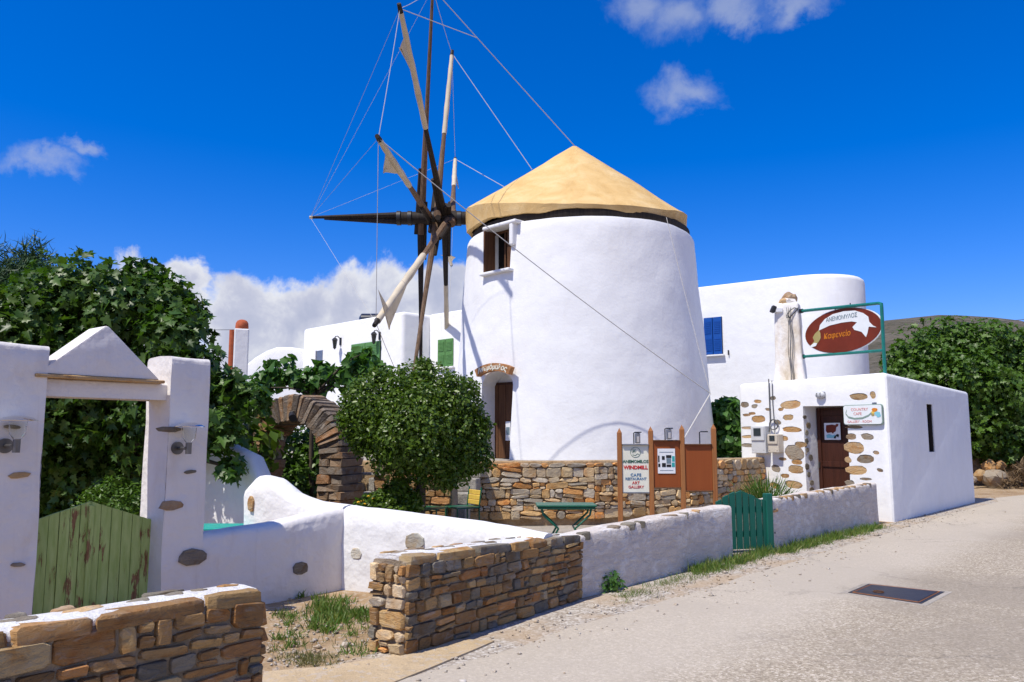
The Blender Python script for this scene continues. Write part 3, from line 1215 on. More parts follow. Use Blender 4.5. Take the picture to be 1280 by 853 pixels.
# small stones in the left reveal of the door
JM = FM @ frame((dx0, -.1, 0), (0, 1, 0), (-1, 0, 0), (0, 0, 1))
for i in range(11):
    z_ = .3 + i * .17 + rg.uniform(-.02, .02)
    place_stone(kaf, JM, .13 + rg.uniform(0, .14), z_, rg.uniform(.09, .15), rg.uniform(.08, .15), .022, rg.choice(STONES['stone_grey']), rg, 10, 0)
# bulkhead lamp over the door
lx, lz = front_xz(1027, 494)
lamp = empty('bulkhead_lamp', 'oval bulkhead lamp over the cafe door', 'lamp', FM @ Vector((lx, 0, lz)))
lamp.matrix_basis = FM @ Matrix.Translation((lx, 0, lz))
link('base', from_bm('base', box_bm(.20, .04, .13, .018, 2, (0, -.02, 0)), 'metal_grey'), lamp)
bm = bmesh.new()
bmesh.ops.create_uvsphere(bm, u_segments=16, v_segments=8, radius=1)
for v in bm.verts:
    v.co = Vector((v.co.x * .115, v.co.y * .055 - .05, v.co.z * .075))
link('lamp_glass', from_bm('lamp_glass', bm, 'plastic_grey', True), lamp)
for a_ in (-.04, .04):
    link('guard', from_bm('guard', tube_bm(bmesh.new(), [(a_, -.02, -.07), (a_, -.10, -.03), (a_, -.11, .03), (a_, -.03, .07)], .006, 6), 'metal_black'), lamp)
# meter boxes and their cable
def meter(px0, py0, px1, py1, m, label, win_px):
    x0, z1_ = front_xz(px0, py0)
    x1, z0_ = front_xz(px1, py1)
    w_, h_ = x1 - x0, z1_ - z0_
    e = empty('meter_box', label, 'meter box', FM @ Vector(((x0 + x1) / 2, 0, z0_)), group='electricity meters on the cafe front')
    e.matrix_basis = FM @ Matrix.Translation(((x0 + x1) / 2, 0, z0_))
    link('case', from_bm('case', box_bm(w_, .17, h_, .012, 2, (0, -.085, h_ / 2)), m), e)
    link('cover', from_bm('cover', box_bm(w_ * .92, .025, h_ * .5, .008, 2, (0, -.183, h_ * .72)), m), e)
    link('dial_window', from_bm('dial_window', box_bm(w_ * .5, .012, h_ * .28, .004, 2, (0, -.2, h_ * .78)), 'dark_glass'), e)
    for sx_ in (-1, 1):
        link('screw', from_bm('screw', box_bm(.014, .01, .014, .003, 1, (sx_ * w_ * .38, -.174, h_ * .12)), 'metal_grey'), e)
    return e


meter(945, 533, 964, 567, 'plastic_grey', 'pale grey electricity meter box with dark window, the larger one on the cafe front', 0)
meter(966, 543, 980, 566, 'plastic_beige', 'beige electricity meter box, the smaller one nearer the cafe door', 0)


def fpt(px, py, off=-.03):
    x, z = front_xz(px, py)
    return FM @ Vector((x, off, z))


cab = empty('power_cable', 'dark cables running down the cafe front to the meter boxes, coiled at the bottom', 'cable', fpt(963, 540))
tube('strand', [fpt(962, 474), fpt(963, 500), fpt(964, 525), fpt(964, 540, -.06)], .013, 'wire_dark', cab, 6)
tube('strand', [fpt(966, 476), fpt(967, 505), fpt(969, 530), fpt(972, 545, -.1)], .009, 'wire_dark', cab, 6)
coil = [fpt(969 + 5.5 * math.cos(a * .6), 531 + 6.5 * math.sin(a * .6), -.05 - .01 * math.sin(a)) for a in range(22)]
tube('coil', coil, .011, 'wire_dark', cab, 6)
# painted white sign beside the door
sx0, sz1 = front_xz(1056, 507)
sx1, sz0 = front_xz(1106, 531)
sw, shh = sx1 - sx0, sz1 - sz0
sg = empty('painted_sign', 'white painted sign with green ribbon and pink letters beside the cafe door', 'sign', FM @ Vector(((sx0 + sx1) / 2, -.03, (sz0 + sz1) / 2)))
sg.matrix_basis = FM @ Matrix.Translation(((sx0 + sx1) / 2, -.055, (sz0 + sz1) / 2))
rr = []
for cx_, cz_, a0 in ((1, 1, 0), (-1, 1, 90), (-1, -1, 180), (1, -1, 270)):
    for k in range(5):
        a = R(a0 + 22.5 * k)
        rr.append((cx_ * (sw / 2 - .05) + .05 * math.cos(a), cz_ * (shh / 2 - .05) + .05 * math.sin(a)))
link('rim', poly_prism_mesh('rim', rr, .04, 'sign_edge'), sg)
link('panel', poly_prism_mesh('panel', [(x * .97, z * .93) for x, z in rr], .012, 'sign_white'), sg, Matrix.Translation((0, -.01, 0)))
rib = [(-.42 + .02 * math.cos(a), .30 - .02) for a in (0,)]
ribbon = [(-.40, .26), (-.43, .08), (-.36, -.10), (-.20, -.18), (.0, -.16), (.16, -.04), (.24, .10), (.30, .22)]
bm = bmesh.new()
L_ = []
for x, z in ribbon:
    L_.append((bm.verts.new((x * sw, -.0145, (z + .035) * shh)), bm.verts.new((x * sw, -.0145, (z - .05) * shh))))
for a_, b_ in zip(L_, L_[1:]):
    bm.faces.new((a_[0], a_[1], b_[1], b_[0]))
link('ribbon', from_bm('ribbon', bm, 'sign_edge'), sg)
text_on('COUNTRY', shh * .2, 'ink_pink', sg, -.07 * sw, .26 * shh, -.0125)
text_on('CAFE', shh * .2, 'ink_pink', sg, -.12 * sw, .05 * shh, -.0125)
text_on('GALLERY - ROOM', shh * .17, 'ink_pink', sg, -.08 * sw, -.34 * shh, -.0125)
for cx_, cz_, r_, mm in ((.32, .22, .10, 'ink_orange'), (.28, .10, .07, 'yellow_slat'), (.38, .04, .10, 'ink_cyan'), (.41, -.06, .08, 'ink_cyan'), (.27, -.02, .06, 'ink_gold')):
    pts_ = [(cx_ * sw + r_ * shh * 1.6 * math.cos(k * .7) * (1 + .25 * math.sin(k * 2.3)), cz_ * shh + r_ * shh * math.sin(k * .7)) for k in range(9)]
    link('figure', poly_prism_mesh('figure', pts_, .003, mm), sg, Matrix.Translation((0, -.0145 - r_ * .01, 0)))
link('fixing', from_bm('fixing', box_bm(.09, .03, .04, .008), 'metal_grey'), sg, Matrix.Translation((.3 * sw, .02, shh * .54)))

# old chimney post on the roof that carries the hanging sign
cb = P(988, 470, 18.05)
ch = empty('roof_post', 'tapering old whitewashed chimney post with cables on the cafe roof', 'chimney', (cb.x, cb.y, 2.72))


def post_wob(v):
    return wobble(Vector((v.x * (1 + .12 * abs(math.sin(2 * math.atan2(v.y, v.x)))), v.y * (1 + .12 * abs(math.sin(2 * math.atan2(v.y, v.x)))), v.z)), .03, 1.6)


zt = P(985, 383, 18.05).z
bm = bmesh.new()
bmesh.ops.create_cube(bm, size=1)
hp = zt - 2.72
for v in bm.verts:
    k = .25 if v.co.z > 0 else .33
    v.co = Vector((math.copysign(k, v.co.x), math.copysign(k, v.co.y), hp + .05 if v.co.z > 0 else -.06))
bmesh.ops.subdivide_edges(bm, edges=bm.edges[:], cuts=7, use_grid_fill=True)
bmesh.ops.bevel(bm, geom=[e for e in bm.edges if len(e.link_faces) == 2 and e.calc_face_angle() > .8], offset=.05, segments=3, affect='EDGES', profile=.5)
for v in bm.verts:
    f_ = 1 + .10 * max(0, .35 - v.co.z) ** 1
    v.co = wobble(Vector((v.co.x * f_, v.co.y * f_, v.co.z)), .035, 2.0)
link('shaft', from_bm('shaft', bm, 'plaster_old', True, 45), ch, Matrix.Rotation(R(-24), 4, 'Z'))
for i, (ox, oy, zz, sx_, sz_) in enumerate(((0, 0, .06, .46, .26), (.04, -.03, .16, .32, .30), (-.12, -.1, .08, .22, .2))):
    bm = bmesh.new()
    bmesh.ops.create_icosphere(bm, subdivisions=2, radius=.5)
    for v in bm.verts:
        v.co = v.co + mnoise.noise_vector(v.co * 2.6 + Vector((i * 7.3, 2, 0))) * .17
        v.co = Vector((v.co.x * sx_, v.co.y * sx_, v.co.z * sz_))
    link('stone', from_bm('stone', bm, 'plaster_old' if i == 0 else 'stone_inset'), ch, Matrix.Translation((ox, oy, zt - 2.72 + zz)))
link('bracket', from_bm('bracket', box_bm(.16, .1, .1, .01), 'plaster'), ch, Matrix.Translation((-.27, -.18, zt - 2.84)))
link('floodlight', from_bm('floodlight', box_bm(.10, .12, .16, .02), 'metal_black'), ch, Matrix.Translation((-.39, -.18, zt - 2.82)) @ Matrix.Rotation(R(25), 4, 'Y'))
for k in range(3):
    p0 = Vector((-.12 + .04 * k, -.31 - .01 * k, 0))
    pts_ = [p0 + Vector((.02 * math.sin(i * 1.3 + k), -.04 * (1 - i / 8), i / 8 * (zt - 2.8))) for i in range(9)]
    link('cable', from_bm('cable', tube_bm(bmesh.new(), pts_, .007, 5), 'wire_dark', True), ch)
lo_ = [Vector((.0 + .12 * math.cos(a * .7) + .03 * math.sin(a), -.31, zt - 2.92 + .12 * math.sin(a * .9))) for a in range(16)]
link('cable', from_bm('cable', tube_bm(bmesh.new(), lo_, .010, 5), 'wire_dark', True), ch)

# hanging sign on its teal tube frame
s_y0, s_y1 = 17.75, 15.75
T1, T2 = P(1002, 389, s_y0), P(1098, 379, s_y1)
B1, B2 = P(1004, 446, s_y0), P(1102, 438, s_y1)
FT = P(1106, 464, s_y1)
hs_ = empty('hanging_sign', 'oval red-brown sign with white banner in a teal tube frame above the cafe', 'sign', (FT.x, FT.y, 2.8))
C2 = T2 + Vector((.06, 0, 0))
tube('frame_tube', [T1, T1.lerp(C2, .97), C2 + Vector((0, 0, -.02)), C2.lerp(FT, .06), C2.lerp(FT, .5), FT - Vector((0, 0, .05))], .034, 'teal_paint', hs_, 8)
tube('frame_tube', [B1, C2.lerp(FT, .70)], .03, 'teal_paint', hs_, 8)
for q in (T1, B1):
    tube('wall_plate', [q - (T2 - T1).normalized() * .12, q + (T2 - T1).normalized() * .03], .05, 'metal_black', hs_, 8)
oc_ = P(1051.5, 413.5, 16.75)
ax = (P(1100, 413, s_y1 + .02) - P(1003, 413.5, s_y0))
ax.z = 0
hw = ax.length / 2 * .985
OM = wedge_frame(oc_, ax)
hh = abs(P(1051, 386, 16.55).z - P(1051, 441, 16.55).z) / 2
skew = (P(1100, 409, s_y1).z - P(1003, 418, s_y0).z) * 0
om = OM
ov = [(hw * math.cos(2 * math.pi * k / 48), hh * math.sin(2 * math.pi * k / 48)) for k in range(48)]
board = link('board', poly_prism_mesh('board', ov, .04, 'sign_red'), hs_, om, True)
link('edge', poly_prism_mesh('edge', [(x * 1.02, z * 1.025) for x, z in ov], .03, 'sign_white'), hs_, om @ Matrix.Translation((0, .006, 0)), True)
bt = [(-.60, .17), (-.56, .42), (-.42, .66), (-.2, .82), (.1, .86), (.38, .80), (.58, .62), (.70, .42), (.72, .18), (.80, .0), (.88, -.1), (.70, -.02), (.66, -.3), (.62, -.46), (.52, -.2), (.34, -.06),
      (.30, .08), (.42, .26), (.28, .34), (.02, .36), (-.3, .32)]
link('banner', poly_prism_mesh('banner', [(x * hw, z * hh) for x, z in bt], .006, 'sign_white'), hs_, om @ Matrix.Translation((0, -.007, 0)), True)
lf = [(-.60, .2), (-.72, .04), (-.78, -.12), (-.74, -.3), (-.86, -.5), (-.72, -.52), (-.62, -.36), (-.56, -.2), (-.56, .02)]
link('scroll', poly_prism_mesh('scroll', [(x * hw, z * hh) for x, z in lf], .006, 'ink_gold'), hs_, om @ Matrix.Translation((0, -.0075, 0)), True)
lf2 = [(-.86, -.5), (-.74, -.38), (-.66, -.42), (-.70, -.54), (-.82, -.58)]
link('scroll', poly_prism_mesh('scroll', [(x * hw, z * hh) for x, z in lf2], .006, 'sign_white'), hs_, om @ Matrix.Translation((0, -.011, 0)), True)
lt = link('lettering', text_mesh('ΑΝΕΜΟΜΥΛΟΣ', hh * .27, 'ink_greyblue', .0015, bold=.0, spacing=.92), hs_, om @ frame((.03 * hw, -.011, .59 * hh), (1, 0, 0), (0, 0, 1), (0, -1, 0)), True)
lt = link('lettering', text_mesh('Καφενείο', hh * .36, 'ink_orange', .0015, shear=.15, bold=.001), hs_, om @ frame((-.12 * hw, -.005, -.17 * hh), (1, 0, 0), (0, 0, 1), (0, -1, 0)), True)
for f_ in (-.15, .25):
    q = om @ Vector((f_ * hw, .02, hh * .97))
    tube('hanger', [q, q + Vector((0, 0, .10))], .012, 'metal_black', hs_, 6)

# ================================================================== WINDMILL
TC = Vector((1.73, 20.0, 0))
TB = 1.05                                        # terrace level under the tower
mill = empty('windmill', 'round white windmill tower with ochre conical roof, bare sail spokes and red-brown door', 'windmill', (TC.x, TC.y, TB))
TPROF = [(TB - .15, 3.24), (1.8, 3.18), (2.8, 3.115), (3.9, 3.035), (5.0, 2.955), (5.9, 2.885), (6.42, 2.84)]


def trad(z):
    for (z0_, r0_), (z1_, r1_) in zip(TPROF, TPROF[1:]):
        if z <= z1_:
            k = (z - z0_) / (z1_ - z0_)
            return r0_ + (r1_ - r0_) * k
    return TPROF[-1][1]


def tower_hit(px, py):
    d = pix_dir(px, py)
    t_ = 14.0
    for _ in range(60):
        p = Vector((0, 0, EYE)) + d * t_
        e = (p - TC).to_2d().length - trad(p.z)
        t_ += e * .8
    return p


def tw(v):
    w_ = Vector((v.x + TC.x, v.y + TC.y, v.z))
    return w_ + mnoise.noise_vector(w_ * .8) * .03 + mnoise.noise_vector(w_ * 2.6) * .011


zs = [TB - .15 + (6.36 - TB + .15) * i / 26 for i in range(27)]
prof = [(trad(z), z) for z in zs] + [(trad(6.4) - .02, 6.42), (trad(6.4) - .10, 6.44), (2.2, 6.45)]
tower = lathe_mesh('tower', prof, 'plaster_mill', 112, True, 34, tw)


def face_frame(px, py):
    h = tower_hit(px, py)
    n = (h - TC)
    n.z = 0
    n.normalize()
    along = Vector((0, 0, 1)).cross(n)          # x to the right when one looks at the face
    return frame((h.x, h.y, 0), along, -n, (0, 0, 1)), h


DF, dh = face_frame(617, 540)
WF, wh = face_frame(622, 312)


def in_frame(F, px, py, off=0.0):
    inv = F.inverted()
    o = inv @ Vector((0, 0, EYE))
    d = inv.to_3x3() @ pix_dir(px, py)
    h = o + d * ((off - o.y) / d.y)
    return h.x, h.z


nx0, nz_top = in_frame(DF, 598, 466)
nx1, _ = in_frame(DF, 637, 466)
ncx = (nx0 + nx1) / 2
nw = (nx1 - nx0) / 2
zs_ = nz_top - .30
arch_o = [(nx0, TB - .3)] + [(nx1, TB - .3), (nx1, zs_)] + [(ncx + nw * math.cos(R(a)), zs_ + .30 * math.sin(R(a))) for a in range(15, 180, 15)] + [(nx0, zs_)]
NDEPTH = .62
cut = [poly_prism_mesh('c', arch_o, NDEPTH + .5, 'plaster_mill', DF @ Matrix.Translation((0, -.5, 0)))]
wx0_, wz1_ = in_frame(WF, 607.5, 289)
wx1_, wz0_ = in_frame(WF, 638, 336)
cut.append(poly_prism_mesh('c', [(wx0_, wz0_), (wx1_, wz0_), (wx1_, wz1_), (wx0_, wz1_)], 1.0, 'plaster_mill', WF @ Matrix.Translation((0, -.5, 0))))
wlink('tower', boolean_cut(tower, cut), mill)
# window: white box surround, sill, brown leaves
wn_ = link('window', from_bm('window', box_bm(wx1_ - wx0_, .03, wz1_ - wz0_, 0, 1, ((wx0_ + wx1_) / 2, .42, (wz0_ + wz1_) / 2)), 'dark_void'), mill, WF, True)
wc, wz = (wx0_ + wx1_) / 2, (wz0_ + wz1_) / 2
ww_, wh_ = wx1_ - wx0_, wz1_ - wz0_
link('surround', from_bm('surround', box_bm(.12, .34, wh_ * .5, .03, 2, (wx1_ + .06, .115, wz + wh_ * .27)), 'plaster_mill'), wn_, WF, True)
link('surround', from_bm('surround', box_bm(ww_ + .28, .32, .09, .03, 2, (wc + .07, .095, wz1_ + .05)), 'plaster_mill'), wn_, WF, True)
link('sill', from_bm('sill', box_bm(ww_ + .16, .36, .07, .02, 2, (wc + .02, .02, wz0_ - .036)), 'plaster'), wn_, WF, True)
link('shutter', from_bm('shutter', box_bm(.05, .34, wh_ * .96, .01, 2, (wx0_ + .03, .08, wz)), 'wood_brown'), wn_, WF, True)
link('shutter', from_bm('shutter', box_bm(.30, .045, wh_ * .96, .01, 2, (wx1_ - .16, .22, wz)), 'wood_brown'), wn_, WF, True)
link('frame', from_bm('frame', box_bm(ww_, .06, .05, .008, 2, (wc, .28, wz1_ - .03)), 'wood_brown'), wn_, WF, True)
link('frame', from_bm('frame', box_bm(.05, .06, wh_, .008, 2, (wc - .05, .30, wz)), 'wood_brown'), wn_, WF, True)
# door leaf in its niche
ddx0, ddz = in_frame(DF, 614, 479, NDEPTH - .06)
ddx1 = nx1 + .1
dwid = ddx1 - ddx0
dd = link('door', from_bm('door', box_bm(dwid, .06, ddz - TB, .008, 2, ((ddx0 + ddx1) / 2, NDEPTH - .03, (ddz + TB) / 2)), 'wood_door'), mill, DF, True)
for k in range(5):
    link('plank', from_bm('plank', box_bm(dwid / 5 - .014, .02, ddz - TB - .12, .004, 1, (ddx0 + dwid * (k + .5) / 5, NDEPTH - .068, (ddz + TB) / 2)), 'wood_brown'), dd, DF, True)
for xx in (ddx0 + .02,):
    link('frame', from_bm('frame', box_bm(.07, .09, ddz - TB, .008, 2, (xx, NDEPTH - .09, (ddz + TB) / 2)), 'wood_door'), dd, DF, True)
nt = empty('door_notice', 'small white notice beside the windmill door', 'notice', dh)
nt.matrix_basis = DF
q0, qz1 = in_frame(DF, 632, 527, NDEPTH - .1)
q1, qz0 = in_frame(DF, 638, 551, NDEPTH - .1)
link('sheet', from_bm('sheet', box_bm(q1 - q0, .01, qz1 - qz0, 0, 1, ((q0 + q1) / 2, NDEPTH - .095, (qz0 + qz1) / 2)), 'paper'), nt)
link('print', from_bm('print', box_bm((q1 - q0) * .7, .006, (qz1 - qz0) * .4, 0, 1, ((q0 + q1) / 2, NDEPTH - .101, (qz0 + qz1) / 2)), 'ink_greyblue'), nt)
# arched name board above the door
rA, rB = .74, 1.0
sx0_, szl = in_frame(DF, 593, 471, -.1)
sx1_, szr = in_frame(DF, 638.5, 470, -.1)
hwid = (sx1_ - sx0_) / 2
sag_ = .12
Rb = (hwid ** 2 + sag_ ** 2) / (2 * sag_)
_, stop = in_frame(DF, 616, 454, -.1)
scx = (sx0_ + sx1_) / 2
pts_o, pts_i = [], []
bh = stop - szl - sag_ + .02
for k in range(13):
    a = math.asin(hwid / Rb) * (k / 6 - 1)
    pts_o.append((scx + (Rb) * math.sin(a), stop - Rb + Rb * math.cos(a)))
    pts_i.append((scx + (Rb - bh) * math.sin(a) * 1.0, stop - Rb + (Rb - bh) * math.cos(a)))
nb = empty('name_board', 'arched brown board with pale lettering over the windmill door', 'sign', DF @ Vector((scx, -.1, stop)))
nb.matrix_basis = DF
link('board', poly_prism_mesh('board', pts_o + pts_i[::-1], .13, 'plaque'), nb, Matrix.Translation((0, -.10, 0)))
word = 'Ανεμόμυλος'
for i, chh in enumerate(word):
    a = math.asin(hwid / Rb) * .84 * (2 * (i + .5) / len(word) - 1)
    rr_ = Rb - bh / 2
    o_ = (scx + rr_ * math.sin(a), -.106, stop - Rb + rr_ * math.cos(a))
    xd = Vector((math.cos(a), 0, -math.sin(a)))
    link('lettering', text_mesh(chh, bh * .95, 'sign_cream', .002, bold=.004, shear=.15), nb, frame(o_, xd, (math.sin(a), 0, math.cos(a)), (0, -1, 0)))

# roof: cone of ochre thatch with a drooping uneven skirt
apex = P(718, 183, 20.0)


def cap_pt(f, a):
    """f 0 apex .. 1 eaves"""
    ca, sa = math.cos(a), math.sin(a)
    front = max(0.0, -sa)
    top = 7.17 - .47 * front ** 1.5 - .11 * ca
    if f <= 1:
        r = 2.80 * f
        z = 9.10 + (top - 9.10) * f
        cx = (apex.x - TC.x + .10) * (1 - f)
    else:
        g = f - 1
        r = 2.80 - .03 * g
        low = 6.78 - .20 * front + .035 * math.sin(3 * a + 1) + .03 * math.sin(7 * a) + .015 * math.sin(17 * a)
        z = top + (min(low, top - .07) - top) * g
        cx = 0
    p = Vector((TC.x - .10 + cx + r * ca, TC.y + r * sa, z))
    return p + mnoise.noise_vector(p * .9) * .04 * min(1, f * 2) + mnoise.noise_vector(p * 3) * .02 * min(1, f * 2)


fs = [.02, .1, .2, .3, .4, .5, .6, .7, .8, .88, .95, 1.0, 1.04, 1.3, 1.6, 1.85, 2.0]
NS = 96
verts, faces = [], []
for f in fs:
    for k in range(NS):
        verts.append(cap_pt(f, 2 * math.pi * k / NS))
for k in range(NS):                               # inner lip
    p = cap_pt(2.0, 2 * math.pi * k / NS)
    verts.append(Vector((TC.x + (p.x - TC.x) * .955, TC.y + (p.y - TC.y) * .955, p.z + .0)))
for k in range(NS):
    p = cap_pt(1.3, 2 * math.pi * k / NS)
    verts.append(Vector((TC.x + (p.x - TC.x) * .95, TC.y + (p.y - TC.y) * .95, p.z)))
n_r = len(fs) + 2
for i in range(n_r - 1):
    for k in range(NS):
        faces.append((i * NS + k, i * NS + (k + 1) % NS, (i + 1) * NS + (k + 1) % NS, (i + 1) * NS + k))
faces.append(tuple(range(NS)))
wlink('roof', mesh_of('roof', verts, faces, 'thatch', True, 30), mill)
me = lathe_mesh('roof_ring', [(2.72, 6.43), (2.75, 6.47), (2.75, 6.61), (2.66, 6.66), (2.2, 6.68)], 'wood_dark', 64)
link('roof_ring', me, mill, Matrix.Translation((TC.x, TC.y, 0)), True)

# axle, bowsprit and the ten spokes
HZ = P(535, 273, 20).z
HY = 20.0
tube('axle', [(1.2, HY, HZ), (-1.4, HY, HZ), (-2.95, HY, HZ)], [.17, .17, .155], 'wood_dark', mill, 10)
BT = P(388, 272, HY - .15)
bow = tube('bowsprit', [(-1.3, HY - .02, HZ + .1), (-2.9, HY - .02, HZ + .075), BT], [.09, .085, .035], 'wood_dark', mill, 8)
tube('end_cap', [BT + Vector((.06, 0, 0)), BT - Vector((.02, 0, 0))], .042, 'sailcloth', bow, 8)
tube('bowsprit', [(-1.3, HY + .06, HZ - .1), (-2.95, HY + .04, HZ - .07), BT + Vector((.35, .02, -.03))], [.09, .085, .03], 'wood_dark', mill, 8)
for xx in (-1.35, -2.0, -2.62, -2.9):
    tube('iron_band', [(xx - .05, HY, HZ), (xx + .05, HY, HZ)], .192, 'metal_black', mill, 12)
RW = 5.5
# hub end and tip as seen: (angle, hub pixel x, tip pixel x, tip pixel y)
SPK = [(72, 527, 541, -14), (36, 556, 500, 11), (0, 538, 473, 173), (-36, 562, 470, 404), (-72, 546, 512, 500), (-108, 526, 526, 500), (-144, 556, 559, 452), (180, 548, 564, 331), (144, 565, 569, 199), (108, 545, 565, 67)]
tips = {}
rg = random.Random(4)
for ang, hx, tx, ty in SPK:
    dep = HY - RW * math.cos(R(ang))
    tip = P(tx, ty, dep)
    hub = P(hx, 273, HY)
    hub.z = HZ
    dirv_ = (tip - hub).normalized()
    start = hub - dirv_ * .42
    tips[ang] = tip
    L = (tip - start).length
    pts_ = [start.lerp(tip, k) for k in (0, .15, .5, 1.0)]
    sp = tube('spoke', pts_, [.10, .09, .056, .035], 'wood_dark' if ang in (-108, 36, -144) else 'spoke_wood', mill, 8)
    # strengthening fish at the hub
    side = dirv_.cross(Vector((0, 1, 0))).normalized() * .10
    tube('splice', [start + side, start.lerp(tip, .28) + side * .9], [.075, .05], 'wood_dark', sp, 7)
    # furled sail wound round the outer half
    k0 = .52 if ang in (0, 36, 108, 144) else .46
    wv = []
    for i in range(13):
        t_ = k0 + (.985 - k0) * i / 12
        wv.append((start.lerp(tip, t_), (.088 if ang in (-36,) else .07) * (1 - .30 * abs(i / 12 - .35)) * (1 + .07 * math.sin(i * 2.1))))
    if ang not in (-72, -108, 72):
        tube('furled_sail', [p for p, _ in wv], [r for _, r in wv], 'sailcloth', sp, 9)
    tube('spoke_tip', [start.lerp(tip, .985), start.lerp(tip, 1.018)], [.055, .045], 'wood_dark', sp, 8)
    if ang in (36, 0, -36, 144, 180):               # loose corner of the sail
        ta_, tb_ = {36: (.91, .74), 0: (.90, .66), -36: (.86, .62), 144: (.95, .72), 180: (.95, .75)}[ang]
        a_ = start.lerp(tip, ta_)
        b_ = start.lerp(tip, tb_)
        c_ = P({36: 500, 0: 479, -36: 486, 144: 573, 180: 569}[ang], {36: 62, 0: 216, -36: 412, 144: 235, 180: 322}[ang], dep + RW * .22 * math.cos(R(ang)))
        bm = bmesh.new()
        N_ = 6
        gr = []
        for i in range(N_ + 1):
            e_ = a_.lerp(b_, i / N_)
            gr.append([bm.verts.new(e_.lerp(c_, j / 5) + Vector((0, .05 * math.sin(i + j * 1.3), 0)) * (j / 5)) for j in range(6)])
        for i in range(N_):
            for j in range(5):
                bm.faces.new((gr[i][j], gr[i + 1][j], gr[i + 1][j + 1], gr[i][j + 1]))
        bmesh.ops.remove_doubles(bm, verts=bm.verts, dist=.002)
        bmesh.ops.solidify(bm, geom=bm.faces[:], thickness=.012)
        wlink('sail_corner', from_bm('sail_corner', bm, 'sailcloth', True, 50), sp)
order = [72, 36, 0, -36, -72, -108, -144, 180, 144, 108]
for a, b in zip(order, order[1:] + order[:1]):
    tube('rim_rope', sag(tips[a], tips[b], .05, 4), .0065, 'rope', mill, 5)
for a in (72, 36, 0, -36, 144):
    tube('stay_rope', [BT, tips[a]], .0035, 'rope', mill, 5)
apx = Vector((apex.x, apex.y, 9.08))
tube('guy_rope', [tips[72], apx], .011, 'rope', mill, 5)
tube('guy_rope', [tips[36], tips[72].lerp(apx, .30)], .009, 'rope', mill, 5)
tube('guy_rope', [tips[108], P(665, 212, 20.6)], .009, 'rope', mill, 5)
tube('guy_rope', [tips[144], P(634, 236, 20.6)], .009, 'rope', mill, 5)
KN = P(888, 492, 17.0)
AN = P(838, 578, 15.4)
tube('guy_rope', sag(tips[0], KN, .12, 14), .010, 'rope', mill, 5)
tube('guy_rope', sag(P(833, 272, 17.6), KN, .05, 6), .008, 'rope', mill, 5)
tube('guy_rope', [KN, AN], .014, 'rope', mill, 6)

# ================================================================== BACK BUILDINGS
# left wing: two stepped white blocks
hb = empty('white_house', 'low white flat-roofed house with green shutters behind the windmill sails', 'house', (-4.5, 27, 1.1))
Z5 = 5.22
h0 = Vector((-3.17, 23.0, 0))
h1 = Vector((-7.1, 26.95, 0))
h2 = Vector((-2.42, 23.75, 0))
h3 = Vector((-.9, 22.25, 0))
LB = prism_walls('wall', [h0, h2, h2 + Vector((4.0, 5.5, 0)), h1 + Vector((4.0, 4.0, 0)), h1], [Z5, Z5, Z5, Z5, Z5], 'plaster', .12, .9)
wlink('wall', LB, hb)
LB2 = prism_walls('wall', [h2 + Vector((-.1, .02, 0)), h3, h3 + Vector((2.5, 3, 0)), h2 + Vector((2.5, 3, 0))], [Z5 + .02] * 4, 'plaster', .12, .9)
wlink('wall', LB2, hb)
HM = wedge_frame(h1, h0 - h1)
HM2 = wedge_frame(h2, h3 - h2)


def shutter_window(parent, F, pxa, pya, pxb, pyb, mcol, leaves=2, recess=True):
    x0, z1_ = in_frame(F, pxa, pya)
    x1, z0_ = in_frame(F, pxb, pyb)
    w_, h_ = x1 - x0, z1_ - z0_
    w = link('window', from_bm('window', box_bm(w_, .04, h_, 0, 1, ((x0 + x1) / 2, -.004, (z0_ + z1_) / 2)), 'dark_glass'), parent, F, True)
    for k in range(leaves):
        cx_ = x0 + w_ * (k + .5) / leaves
        lw = w_ / leaves - .02
        link('shutter', from_bm('shutter', box_bm(lw, .04, h_ - .02, .01, 1, (cx_, -.05, (z0_ + z1_) / 2)), mcol), w, F, True)
        for zc in (.27, .73):
            n_ = 7
            for i in range(n_):
                zz = z0_ + h_ * (zc - .17 + .34 * (i + .5) / n_)
                link('slat', from_bm('slat', box_bm(lw * .72, .02, h_ * .034, 0, 1, (cx_, -.075, zz)), mcol), w, F, True)
    link('sill', from_bm('sill', box_bm(w_ + .12, .12, .05, .012, 2, ((x0 + x1) / 2, -.07, z0_ - .03)), 'plaster'), w, F, True)
    return w


shutter_window(hb, HM, 441, 431, 476, 466, 'green_shutter')
shutter_window(hb, HM2, 549, 425, 568, 458, 'green_shutter')
x0, z1_ = in_frame(HM, 396, 439)
x1, z0_ = in_frame(HM, 403, 464)
wv = link('window', from_bm('window', box_bm(x1 - x0, .03, z1_ - z0_, 0, 1, ((x0 + x1) / 2, -.002, (z0_ + z1_) / 2)), 'metal_grey'), hb, HM, True)
link('frame', from_bm('frame', box_bm(.05, .06, z1_ - z0_ + .06, .01, 1, (x0 - .03, -.02, (z0_ + z1_) / 2)), 'plaster'), wv, HM, True)


